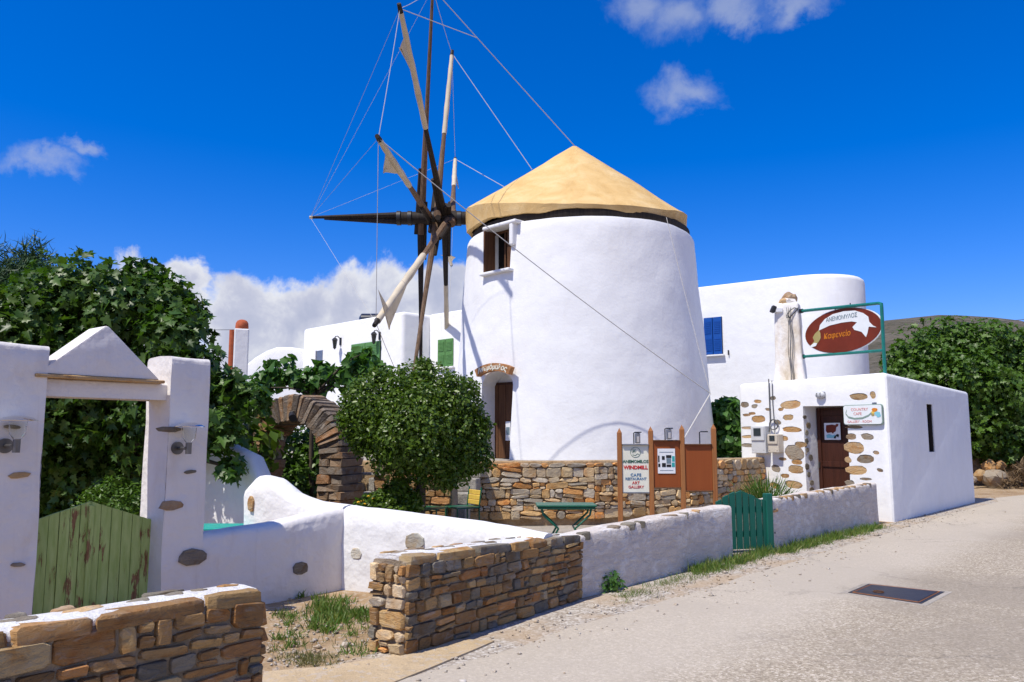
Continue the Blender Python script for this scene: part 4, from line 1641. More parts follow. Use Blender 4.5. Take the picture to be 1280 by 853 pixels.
def coach_lamp(px, py, label):
    x, z = in_frame(HM, px, py)
    e = empty('wall_lantern', label, 'lantern', HM @ Vector((x, 0, z)), group='lanterns on the white house')
    e.matrix_basis = HM @ Matrix.Translation((x, 0, z))
    link('back_plate', from_bm('back_plate', box_bm(.10, .03, .24, .01, 1, (0, -.015, 0)), 'metal_black'), e)
    link('arm', from_bm('arm', tube_bm(bmesh.new(), [(0, -.02, .08), (0, -.12, .16), (0, -.2, .14), (0, -.22, .08)], .015, 6), 'metal_black'), e)
    link('lantern_cap', lathe_mesh('lantern_cap', [(.10, .02), (.06, .08), (.0001, .12)], 'metal_black', 6, False), e, Matrix.Translation((0, -.22, 0)))
    link('glass', lathe_mesh('glass', [(.05, -.2), (.08, .02)], 'dark_glass', 6, False), e, Matrix.Translation((0, -.22, 0)))
    link('lantern_foot', lathe_mesh('lantern_foot', [(.0001, -.28), (.03, -.25), (.06, -.2)], 'metal_black', 6, False), e, Matrix.Translation((0, -.22, 0)))


coach_lamp(426, 427, 'black coach lantern on the white house, the left of the two')
coach_lamp(475, 420, 'black coach lantern on the white house, nearest the sails')
sr = P(471, 394, 25.2)
srt = empty('solar_heater', 'dark rounded water tank just showing over the white roof edge', 'tank', (sr.x, sr.y + .4, Z5))
link('tank', from_bm('tank', tube_bm(bmesh.new(), [(-.62, 0, .10), (-.55, 0, .10), (.5, 0, .10), (.57, 0, .10)], [.12, .22, .22, .12], 12), 'solar_black', True, 40), srt)
link('stand', from_bm('stand', box_bm(.9, .3, .12, .01, 1, (0, 0, -.05)), 'metal_grey'), srt)
# stepped parapet wall to the left, and the chimney
pv = [P(300, 462, 27), P(318, 447, 27), P(332, 439, 27), P(345, 434, 27), P(362, 434, 27), P(384, 437, 27)]
paz = [p.z for p in pv]
pw_ = slab_mesh('parapet_wall', [(p.x, p.y) for p in pv], .35, paz, 'plaster', .9, .1, .015, .3, .5)
tag(wlink('parapet_wall', pw_), 'white sloping parapet wall between the terracotta-potted chimney and the white house', 'wall')
c0 = P(300, 470, 20.5)
chm = empty('chimney', 'slim white chimney with terracotta pot and red-brown side pipe above the fig tree', 'chimney', (c0.x, c0.y, 1.1))
ctop = P(300, 412, 20.5).z
link('stack', from_bm('stack', box_bm(.36, .36, ctop - 1.1, .03, 2, (0, 0, (ctop - 1.1) / 2)), 'plaster'), chm, Matrix.Rotation(R(20), 4, 'Z'))
link('chimney_pot', lathe_mesh('chimney_pot', [(.15, -.02), (.165, .05), (.155, .16), (.12, .22), (.06, .25), (.0001, .255)], 'terracotta', 20), chm, Matrix.Translation((0, 0, ctop - 1.1)))
link('side_pipe', from_bm('side_pipe', tube_bm(bmesh.new(), [(-.25, -.02, 0), (-.25, -.02, ctop - 1.12)], .06, 10), 'terracotta', True, 40), chm)

# right back building with the rounded corner
rb = empty('rounded_house', 'two-storey white house with rounded corner and blue shutter behind the cafe', 'house', (8, 26, 1.1))
a0 = Vector((4.2, 27.55, 0))
a1 = Vector((8.75, 24.15, 0))
dv = (a1 - a0).normalized()
nv = Vector((-dv.y, dv.x, 0))                      # inward
foot = [a0]
Rr = 1.55
cc = a1 + nv * Rr
th0 = math.atan2(-nv.y, -nv.x)
for k in range(15):
    a = th0 + R(112) * k / 14
    foot.append(cc + Vector((math.cos(a), math.sin(a), 0)) * Rr)
foot += [foot[-1] + Vector((-1.0, 6, 0)), a0 + Vector((2, 7, 0))]
ztop = P(1011, 344, 24.1).z
bm = bmesh.new()
rows_ = []
for zz, ins in ((.9, 0), (2, 0), (4, 0), (ztop - .14, 0), (ztop - .06, .025), (ztop, .10)):
    cen = Vector((7.5, 28.5, 0))
    rows_.append([bm.verts.new((p + (cen - p).normalized() * ins) + Vector((0, 0, zz))) for p in foot])
for a_, b_ in zip(rows_, rows_[1:]):
    for i in range(len(a_)):
        j = (i + 1) % len(a_)
        bm.faces.new((a_[i], a_[j], b_[j], b_[i]))
bm.faces.new(rows_[-1])
wlink('wall', from_bm('wall', bm, 'plaster', True, 50), rb)
RM = wedge_frame(a0, a1 - a0)
shutter_window(rb, RM, 880, 398, 904, 443, 'blue_shutter')
hx, hz = in_frame(RM, 911, 441)
link('shutter_hook', from_bm('shutter_hook', box_bm(.03, .06, .16, .006, 1, (hx, -.03, hz)), 'metal_black'), rb, RM, True)

# ================================================================== WALLS
def stone_wall(name, label, p0, p1, thick, z0t, z1t, seed, hrange, wrange, smat='stone', mort='mortar', end_left=True, end_right=False, cap=True, group=None, fr=5):
    """rubble wall: recessed mortar core, one object per stone, lime-washed top with flat stones in it"""
    rg = random.Random(seed)
    p0, p1 = Vector((*p0, 0)), Vector((*p1, 0))
    d = (p1 - p0).normalized()
    L = (p1 - p0).length
    nrm = Vector((-d.y, d.x, 0))
    root = empty(name, label, 'wall', p0, 0, group)
    ins = .012
    a, b = p0 + d * ins + nrm * ins, p1 - d * (ins if end_right else 0) + nrm * ins
    core = slab_mesh('mortar_core', [(a.x, a.y), (b.x, b.y)], thick - 2 * ins, [z0t - .045, z1t - .045], mort, -.1, .03, .008, .2, .2)
    wlink('mortar_core', core, root)
    F = wedge_frame(p0 + nrm * .02, d)
    H = max(z0t, z1t)
    for x, z, w, h in rubble(L, H - .07, *hrange, *wrange, rg):
        k = (z0t + (z1t - z0t) * x / L - .06) / (H - .07)
        place_stone(root, F @ Matrix.Translation((0, rg.uniform(-.004, .008), 0)), x, z * k, w, h * k, rg.uniform(.06, .10), rg.choice(STONES[smat]), rg, fr)
    if end_left:
        E_ = wedge_frame(p0 + nrm * (thick - .01) + d * .02, -nrm)
        for x, z, w, h in rubble(thick - .02, z0t - .07, hrange[0] * 1.1, hrange[1] * 1.15, wrange[0] * .8, wrange[1] * .8, rg, .15):
            place_stone(root, E_, x, z, w, h, rg.uniform(.09, .13), rg.choice(STONES['stone_pale'] if rg.random() < .65 else STONES[smat]), rg, fr)  # paler stones put the brightness of a sunlit end into the colour
    if end_right:
        E_ = wedge_frame(p1 + nrm * .01 - d * .02, nrm)
        for x, z, w, h in rubble(thick - .02, z1t - .07, hrange[0] * 1.1, hrange[1] * 1.15, wrange[0] * .8, wrange[1] * .8, rg, .15):
            place_stone(root, E_, x, z, w, h, rg.uniform(.09, .13), rg.choice(STONES[smat]), rg, fr)
    if cap:
        slope = (z1t - z0t) / L
        ca, cb_ = p0 + d * .02 + nrm * .03, p1 - d * .02 + nrm * .03
        lime = slab_mesh('lime_cap', [(ca.x, ca.y), (cb_.x, cb_.y)], thick - .06, [z0t - .008, z1t - .008], 'lime', min(z0t, z1t) - .09, .025, .008, .1, .2, 3)
        wlink('lime_cap', lime, root)
        tx = d * 1.0 + Vector((0, 0, slope))
        tx.normalize()
        U = frame(p0 + Vector((0, 0, z0t)), tx, -tx.cross(nrm), nrm)     # local -y is up, local z runs into the wall
        x = 0.0
        while x < L - .05:                                   # row along the front edge, stones run through to the face
            w = rg.uniform(*wrange) * 1.75
            w = min(w, L - x)
            dpt = rg.uniform(.10, .17)
            mt = U @ Matrix.Translation((x + w / 2, .040 + rg.uniform(0, .008), dpt / 2 - .006)) @ Matrix.Diagonal(((w - .012) * 1.05, .085, dpt * 1.1, 1))
            link('stone', rg.choice(STONES[smat]), root, mt, True)
            x += w
        for row in range(max(1, int((thick - .13) / .095))):
            x = rg.uniform(0, .1)
            while x < L - .1:
                w = rg.uniform(wrange[0] * .7, wrange[1] * .9)
                if x + w < L and rg.random() < .92:
                    z_ = .19 + row * .105 + rg.uniform(-.015, .015)
                    if z_ < thick - .03:
                        mt = U @ Matrix.Translation((x + w / 2, .031, z_)) @ Matrix.Rotation(R(rg.uniform(-12, 12)), 4, 'Y') @ Matrix.Diagonal((w * .88, .07, rg.uniform(.075, .11), 1))
                        link('stone', rg.choice(STONES['stone_inset'] if rg.random() < .5 else STONES['stone_grey']), root, mt, True)
                x += w + rg.uniform(.02, .08)
    return root


stone_wall('stone_wall', 'low brown rubble wall with white lime top at the lower left, before the green gate', (-3.1, 2.16), (-1.32, 4.4), .33, .80, .80, 21, (.05, .12), (.12, .33), end_left=False, end_right=True)
stone_wall('stone_wall', 'low brown rubble wall with sunlit end stones, right of the weedy forecourt', (-.78, 6.07), (.70, 8.19), .37, .72, .62, 5, (.065, .14), (.13, .30), end_left=True)


def plaster_wall(name, label, path, thick, tops, m, rnd=.05, amp=.022, **kw):
    me = slab_mesh('body', path, thick, tops, m, -.1, rnd, amp, **kw)
    root = empty(name, label, 'wall', (path[0][0], path[0][1], 0))
    wlink('body', me, root)
    return root


fen1 = plaster_wall('yard_wall', 'low worn whitewashed wall between the rubble wall and the teal wooden gate', [(.70, 8.22), (1.8, 9.48), (2.88, 10.70)], .30, [.61, .66, .69], 'plaster_worn', .03)
fen2 = plaster_wall('yard_wall', 'low worn whitewashed wall between the teal wooden gate and the cafe', [(3.66, 11.45), (5.2, 13.25), (6.75, 15.02)], .28, [.71, .72, .735], 'plaster_worn', .03)


def edge_stones(root, path, tops, seed, wr, thick, density=.85):
    rg = random.Random(seed)
    for (p0, z0_), (p1, z1_) in zip(zip(path, tops), list(zip(path, tops))[1:]):
        a, b = Vector((*p0, z0_)), Vector((*p1, z1_))
        d = (b - a)
        L = d.length
        d.normalize()
        nrm = Vector((-d.y, d.x, 0)).normalized()
        U = frame(a, d, -d.cross(nrm), nrm)
        x = .02
        while x < L - .1:
            w = rg.uniform(*wr)
            if rg.random() < density and x + w < L + .04:
                dp = rg.uniform(.12, .2)
                mt = U @ Matrix.Translation((x + w / 2, .028, dp / 2 - .012)) @ Matrix.Diagonal((w * .93, .085, dp, 1))
                link('stone', rg.choice(STONES['stone_inset'] if rg.random() < .6 else STONES['stone_grey']), root, mt, True)
            x += w + rg.uniform(.01, .05)


edge_stones(fen1, [(.70, 8.22), (1.8, 9.48), (2.88, 10.70)], [.61, .66, .69], 3, (.14, .34), .3)
edge_stones(fen2, [(3.66, 11.45), (5.2, 13.25), (6.75, 15.02)], [.71, .72, .735], 8, (.14, .30), .28)
# stone at the hinge side of the teal gate
place_stone(fen2, wedge_frame(Vector((3.64, 11.6, 0)), Vector((.76, -.65, 0))), .06, .56, .18, .10, .16, STONES['stone_inset'][2], random.Random(2))

# forecourt: gateway wall, lit return wall and the sweeping wall behind it
C1 = Vector((-1.79, 8.67, 0))
gd = Vector((-.62, -.784, 0)).normalized()         # along the gateway towards the left
GN = Vector((-gd.y, gd.x, 0))                      # which side is the front?
if GN.dot(Vector((.76, -.65, 0))) < 0:
    GN = -GN


def gl(t_, off=0.0):                               # t_ metres from the corner along the gateway line, off metres in front of it
    q = C1 + gd * t_ + GN * off
    return (q.x, q.y)


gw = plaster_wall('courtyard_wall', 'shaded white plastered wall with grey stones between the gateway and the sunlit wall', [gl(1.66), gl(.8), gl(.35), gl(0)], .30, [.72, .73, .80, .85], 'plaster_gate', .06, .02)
GM = wedge_frame(Vector((*gl(3.4), 0)), -gd)       # local x from the far left towards the corner


def gate_xz(px, py, off=0.0):
    return in_frame(GM, px, py, off)


rg = random.Random(9)


def inset(parent, F, px, py, w, h, m='stone_inset', d=.028, tilt=6):
    x0, z0_ = in_frame(F, px - w / 2, py + h / 2)
    x1, z1_ = in_frame(F, px + w / 2, py - h / 2)
    place_stone(parent, F @ Matrix.Translation((0, -.003, 0)), (x0 + x1) / 2, (z0_ + z1_) / 2, x1 - x0, z1_ - z0_, d, rg.choice(STONES[m]), rg, tilt, 0)


inset(gw, GM, 375, 711, 20, 19, 'stone_grey')
lit = plaster_wall('courtyard_wall', 'sunlit white plastered wall with two pale stones behind the rubble wall', [(C1.x - .02, C1.y), (-.75, 8.195), (.28, 7.72)], .3, [.85, .78, .68], 'plaster_lumpy', .07, .022)
LM = wedge_frame(Vector((C1.x, C1.y, 0)), Vector((.28 + 1.79, 7.72 - 8.67, 0)))
inset(lit, LM, 519, 677, 24, 20, 'stone_lime', .03)
inset(lit, LM, 446, 692, 14, 14, 'stone_lime', .03)
swp = plaster_wall('courtyard_wall', 'sunlit white wall sweeping down in a curve behind the gateway', [(-3.05, 9.22), (-2.9, 9.14), (-2.72, 9.06), (-2.5, 8.96), (-2.2, 8.84), (C1.x - .06, C1.y + .03)], .34,
                   [1.02, 1.16, 1.13, .98, .88, .85], 'plaster_lumpy', .09, .02)
SWM = wedge_frame(Vector((-3.05, 9.22, 0)), Vector((1.2, -.52, 0)))
inset(swp, SWM, 315, 630, 9, 22, 'stone_inset', .06)
but = slab_mesh('garden_buttress', [(-3.95, 10.25), (-3.62, 10.12), (-3.25, 9.95), (-2.98, 9.84)], .3, [1.46, 1.5, 1.36, .9], 'plaster_lumpy', -.1, .08, .02)
tag(wlink('garden_buttress', but), 'white plastered garden wall with leaf shadows, right of the gateway', 'wall')
# turquoise table behind the wall
tq = P(283, 659, 9.3)
tt = empty('turquoise_table', 'turquoise table top just showing behind the wall right of the gateway', 'table', (tq.x, tq.y, 0))
link('tabletop', from_bm('tabletop', box_bm(.9, .5, .03, .008, 2, (-.1, 0, tq.z)), 'turquoise'), tt)
for sx_ in (-1, 1):
    for sy_ in (-1, 1):
        link('leg', from_bm('leg', box_bm(.04, .04, tq.z - .015, .005, 1, (-.1 + sx_ * .4, sy_ * .2, tq.z / 2 - .008)), 'turquoise'), tt)

# the gateway
gt = empty('gateway', 'white plastered gateway with triangular pediment and peeling green double gate', 'gateway', (*gl(2.5), 0))


def pier(t0_, t1_, top, seed):
    a, b = gl(t1_), gl(t0_)
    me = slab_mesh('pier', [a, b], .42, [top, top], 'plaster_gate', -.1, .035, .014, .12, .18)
    return wlink('pier', me, gt)


pier(1.62, 2.0, 2.31, 1)
pier(3.02, 3.5, 2.31, 2)
ztop_l = gate_xz(120, 475)[1]
zbot_l = gate_xz(120, 497)[1]
a, b = gl(3.1, -.06), gl(1.92, -.06)
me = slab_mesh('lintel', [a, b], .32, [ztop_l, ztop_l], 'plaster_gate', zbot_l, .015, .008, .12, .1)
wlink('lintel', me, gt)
# slate edge under the pediment
x0, z_ = gate_xz(46, 472)
x1, z2_ = gate_xz(203, 480)
slt = link('slate', from_bm('slate', box_bm(x1 - x0 + .03, .34, .028, .006, 1, ((x0 + x1) / 2, .15, ztop_l + .012)), 'stone_inset'), gt, GM, True)
apx_, apz = gate_xz(134, 409)
tri = [(x0 - .0, ztop_l + .028), (x1 - .02, ztop_l + .028), (apx_ + .015, apz + .01), (apx_ - .015, apz + .01)]
bm = bmesh.new()
fa = [bm.verts.new((x, .0, z)) for x, z in tri]
fb_ = [bm.verts.new((x, .30, z)) for x, z in tri]
bm.faces.new(fa)
bm.faces.new(fb_[::-1])
for i in range(4):
    bm.faces.new((fa[i], fb_[i], fb_[(i + 1) % 4], fa[(i + 1) % 4]))
bmesh.ops.recalc_face_normals(bm, faces=bm.faces)
bmesh.ops.bevel(bm, geom=bm.edges[:], offset=.016, segments=2, affect='EDGES', profile=.5)
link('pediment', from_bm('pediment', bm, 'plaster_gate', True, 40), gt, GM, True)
for args in ((214, 632, 32, 16, 'stone_inset'), (211, 537, 32, 7, 'stone_grey'), (240, 697, 36, 26, 'stone_grey'), (24, 594, 30, 9, 'stone_inset'), (22, 706, 20, 8, 'stone_inset'), (15, 534, 22, 5, 'stone_grey'),
             (237, 590, 16, 5, 'stone_grey')):
    inset(gt, GM, *args)
# peeling green gate: two leaves of vertical boards rising to a peak
gx0, gzl = gate_xz(34, 654, .22)
gx1, gzr = gate_xz(190, 650, .22)
gxm, gzm = gate_xz(114, 627, .22)
NB = 6
for leaf_i, (xa, xb, za, zb) in enumerate(((gx0, gxm, gzl, gzm), (gxm, gx1, gzm, gzr))):
    lw = xb - xa
    leaf_o = link('gate_leaf', from_bm('gate_leaf', box_bm(lw - .03, .025, .07, .004, 1, ((xa + xb) / 2, .262, .35)), 'paint_peeling'), gt, GM, True)
    link('rail', from_bm('rail', box_bm(lw - .03, .025, .07, .004, 1, ((xa + xb) / 2, .262, .8)), 'paint_peeling'), leaf_o, GM, True)
    for k in range(NB):
        x0_, x1_ = xa + lw * k / NB + .003, xa + lw * (k + 1) / NB - .003
        f0, f1 = k / NB, (k + 1) / NB
        z0_, z1_ = za + (zb - za) * f0, za + (zb - za) * f1
        o_ = rg.uniform(-.006, .004)
        link('plank', poly_prism_mesh('plank', [(x0_, .06), (x1_, .06), (x1_, z1_), (x0_, z0_)], .024, 'paint_peeling'), leaf_o, GM @ Matrix.Translation((0, .222 + o_, 0)), True)
link('gate_post', from_bm('gate_post', box_bm(.05, .06, gzr + .02, .006, 1, (gx1 + .01, .25, gzr / 2)), 'paint_peeling'), gt, GM, True)
link('cover_strip', from_bm('cover_strip', box_bm(.045, .02, gzm - .06, .004, 1, (gxm, .206, gzm / 2)), 'paint_peeling'), gt, GM, True)


def pier_lamp(px, py, label):
    """disc-topped glass wall lamp; px, py at the hat"""
    x, z = gate_xz(px, py, -.14)
    e = empty('wall_lamp', label, 'lamp', GM @ Vector((x, 0, z)), group='lamps on the gateway piers')
    e.matrix_basis = GM @ Matrix.Translation((x, 0, z))
    s_ = .001 * 7.0
    link('mount', from_bm('mount', tube_bm(bmesh.new(), [(-.03, .02, -.20), (-.03, -.018, -.20)], .056, 18), 'bronze', True, 40), e)
    link('arm', from_bm('arm', tube_bm(bmesh.new(), [(-.03, -.01, -.20), (-.03, -.14, -.20)], .014, 8), 'bronze', True, 40), e)
    link('socket', from_bm('socket', tube_bm(bmesh.new(), [(0, -.14, -.25), (0, -.14, -.15)], .026, 12), 'bronze', True, 40), e)
    link('glass', lathe_mesh('glass', [(.026, -.15), (.055, -.11), (.062, -.02), (.058, -.02), (.05, -.105), (.022, -.145)], 'glass', 20), e, Matrix.Translation((0, -.14, 0)))
    link('hat', lathe_mesh('hat', [(.128, -.014), (.13, -.010), (.095, .012), (.05, .024), (.0001, .026)], 'chrome', 28, True, 50), e, Matrix.Translation((0, -.14, 0)))


pier_lamp(23, 524, 'wall lamp with shiny disc hat on the left gateway pier')
pier_lamp(237, 532, 'wall lamp with shiny disc hat on the right gateway pier')

# teal wooden picket gate in the yard wall, half open
pg = empty('picket_gate', 'teal wooden picket gate between the two low yard walls', 'gate', (3.6, 11.4, 0))
g_a, g_b = Vector((2.80, 11.22, 0)), Vector((3.60, 11.45, 0))
PM = wedge_frame(g_a, g_b - g_a)
PL = (g_b - g_a).length
n_p = 8
for k in range(n_p):
    f = (k + .5) / n_p
    zt_ = .70 + .14 * math.sin(min(1, max(0, f * 1.15)) * math.pi) ** 1 + .02 * f
    w_ = PL / n_p * .8
    link('picket', poly_prism_mesh('picket', [(-w_ / 2, .05), (w_ / 2, .05), (w_ / 2, zt_ - .03 * (f > .5)), (-w_ / 2, zt_ - .03 * (f < .5))], .03, 'wood_green'), pg, PM @ Matrix.Translation((PL * f, -.02, 0)), True)
for zz in (.25, .58):
    link('rail', from_bm('rail', box_bm(PL, .03, .08, .005, 1, (PL / 2, .03, zz)), 'wood_green'), pg, PM, True)
link('gate_post', from_bm('gate_post', box_bm(.10, .10, .80, .01, 2, (PL + .0, .0, .40)), 'wood_green'), pg, PM, True)
tube('hinge', [g_b + Vector((.04, .02, .25)), g_b + Vector((.10, .06, .25))], .02, 'metal_black', pg, 6)

# ================================================================== TERRACE WALL
tw_ = empty('terrace_wall', 'ochre rubble retaining wall below the windmill', 'wall', (TERR[2][0], TERR[2][1], 0))
TT = [1.14, 1.14, 1.15, 1.15, 1.145, 1.14, 1.13]
core = slab_mesh('mortar_core', [(x, y + .035) for x, y in TERR], .32, TT, 'mortar_ochre', -.1, .02, .012, .3, .25)
wlink('mortar_core', core, tw_)
rg = random.Random(33)
for i in range(2, len(TERR) - 1):
    a, b = Vector((*TERR[i], 0)), Vector((*TERR[i + 1], 0))
    F = wedge_frame(a, b - a) @ Matrix.Translation((0, .02, 0))
    L = (b - a).length
    for x, z, w, h in rubble(L, 1.0, .085, .20, .13, .42, rg, .35):
        place_stone(tw_, F @ Matrix.Translation((0, rg.uniform(-.01, .012), 0)), x, .12 + z, w, h, rg.uniform(.07, .11), rg.choice(STONES['stone_pale']), rg, 8, .004)
# steps up to the mill, beside the wall
st = empty('stone_steps', 'grey stone steps rising left of the ochre terrace wall', 'steps', (-1.6, 13.6, 0))
for k in range(5):
    zz = .22 * (k + 1)
    link('step', from_bm('step', box_bm(1.9, .42, .22, .02, 2, (-.05 + .02 * k, -.55 + .36 * k, zz - .11)), 'step_stone'), st, Matrix.Rotation(R(-8), 4, 'Z'))

# ================================================================== STONE ARCH
ar = empty('stone_arch', 'old dark stone arch at the back of the courtyard', 'arch', (-3.25, 12.6, 0))
ang_n = Vector((-.42, -.91, 0)).normalized()
al = Vector((0, 0, 1)).cross(ang_n)
AM = frame((-3.52, 12.7, 0), al, -ang_n, (0, 0, 1))
OW, OH, TH, VB = .56, 1.34, .60, .42               # half opening, springing height, depth, ring thickness
rg = random.Random(77)
nv_ = 27
for k in range(nv_):
    a = math.pi * (k + .5) / nv_
    rm = OW + VB / 2
    wdt = math.pi * rm / nv_
    c_ = (rm * math.cos(a), TH / 2, OH + .9 * rm * math.sin(a))
    mt = AM @ Matrix.Translation(c_) @ Matrix.Rotation(-(a - math.pi / 2), 4, 'Y') @ Matrix.Diagonal((wdt * 1.0, TH + rg.uniform(-.03, .04), VB * rg.uniform(.93, 1.05), 1))
    link('stone', rg.choice(BLOCKS['stone_dark']), ar, mt, True)
for sd in (-1, 1):
    z = 0.0
    while z < OH:
        h = rg.uniform(.08, .16)
        h = min(h, OH - z + .02)
        if rg.random() < .5:
            spl = [(0, 1)]
        else:
            q = rg.uniform(.4, .6)
            spl = [(0, q), (q, 1)]
        for u0, u1 in spl:
            x0_, x1_ = OW + (VB + .05) * u0, OW + (VB + .05) * u1
            mt = AM @ Matrix.Translation((sd * (x0_ + x1_) / 2, TH / 2, z + h / 2)) @ Matrix.Diagonal(((x1_ - x0_) * 1.0, TH + rg.uniform(-.04, .04), h * .99, 1))
            link('stone', rg.choice(BLOCKS['stone_dark']), ar, mt, True)
        z += h
ring = []
for k in range(25):
    a = math.pi * k / 24
    ring.append(((OW + .04) * math.cos(a), OH + .9 * (OW + .04) * math.sin(a)))
outr = []
for k in range(25):
    a = math.pi * (1 - k / 24)
    outr.append(((OW + VB - .04) * math.cos(a), OH + .9 * (OW + VB - .04) * math.sin(a)))
core_o = [(OW + VB - .02, 0.0), (OW + .04, 0.0)] + ring + [(-OW - .04, 0.0), (-OW - VB + .02, 0.0)] + outr
bm = bmesh.new()
va = [bm.verts.new((x, .05, z)) for x, z in core_o]
vb = [bm.verts.new((x, TH - .05, z)) for x, z in core_o]
nn_ = len(core_o)
fA = bm.faces.new(va)
fB = bm.faces.new(vb[::-1])
for i in range(nn_):
    bm.faces.new((va[i], vb[i], vb[(i + 1) % nn_], va[(i + 1) % nn_]))
bmesh.ops.triangulate(bm, faces=[fA, fB])
link('mortar_core', from_bm('mortar_core', bm, 'mortar'), ar, AM, True)
# arch lamp
lp = empty('arch_lamp', 'small black spotlight fixed to the crown of the stone arch', 'lamp', AM @ Vector((.1, -.05, OH + .62)))
link('bracket', from_bm('bracket', box_bm(.06, .12, .06, .01), 'metal_black'), lp)
link('head', from_bm('head', tube_bm(bmesh.new(), [(0, -.02, -.02), (.05, -.16, -.08)], [.05, .06], 10), 'metal_black', True, 40), lp)
# low wall right of the arch, with a dark niche
lw_ = empty('garden_wall', 'dark red-brown stone wall with a niche between the arch and the clipped tree', 'wall', (-1.9, 12.3, 0))
wa, wb = Vector((-2.2, 12.95, 0)), Vector((-.95, 12.75, 0))
WMx = wedge_frame(wa, wb - wa)
LL = (wb - wa).length
me = slab_mesh('mortar_core', [(wa.x, wa.y), (wb.x, wb.y)], .4, [1.3, 1.2], 'mortar', -.1, .03, .015)
nx_a, nz_a = in_frame(WMx, 452, 574)
nx_b, nz_b = in_frame(WMx, 475, 591)
wlink('mortar_core', boolean_cut(me, [poly_prism_mesh('c', [(nx_a, nz_b), (nx_b, nz_b), (nx_b, nz_a), (nx_a, nz_a)], .4, 'mortar', WMx @ Matrix.Translation((0, -.15, 0)))]), lw_)
for x, z, w, h in rubble(LL, 1.2, .09, .16, .14, .32, rg, .2):
    if nx_a - .05 < x < nx_b + .05 and nz_b - .03 < z < nz_a + .03:
        continue
    place_stone(lw_, WMx @ Matrix.Translation((0, -.01, 0)), x, z, w, h, .1, rg.choice(STONES['stone']), rg, 5)
link('niche_sill', from_bm('niche_sill', box_bm(nx_b - nx_a + .14, .2, .04, .008, 1, ((nx_a + nx_b) / 2, .0, nz_b - .02)), 'step_stone'), lw_, WMx, True)

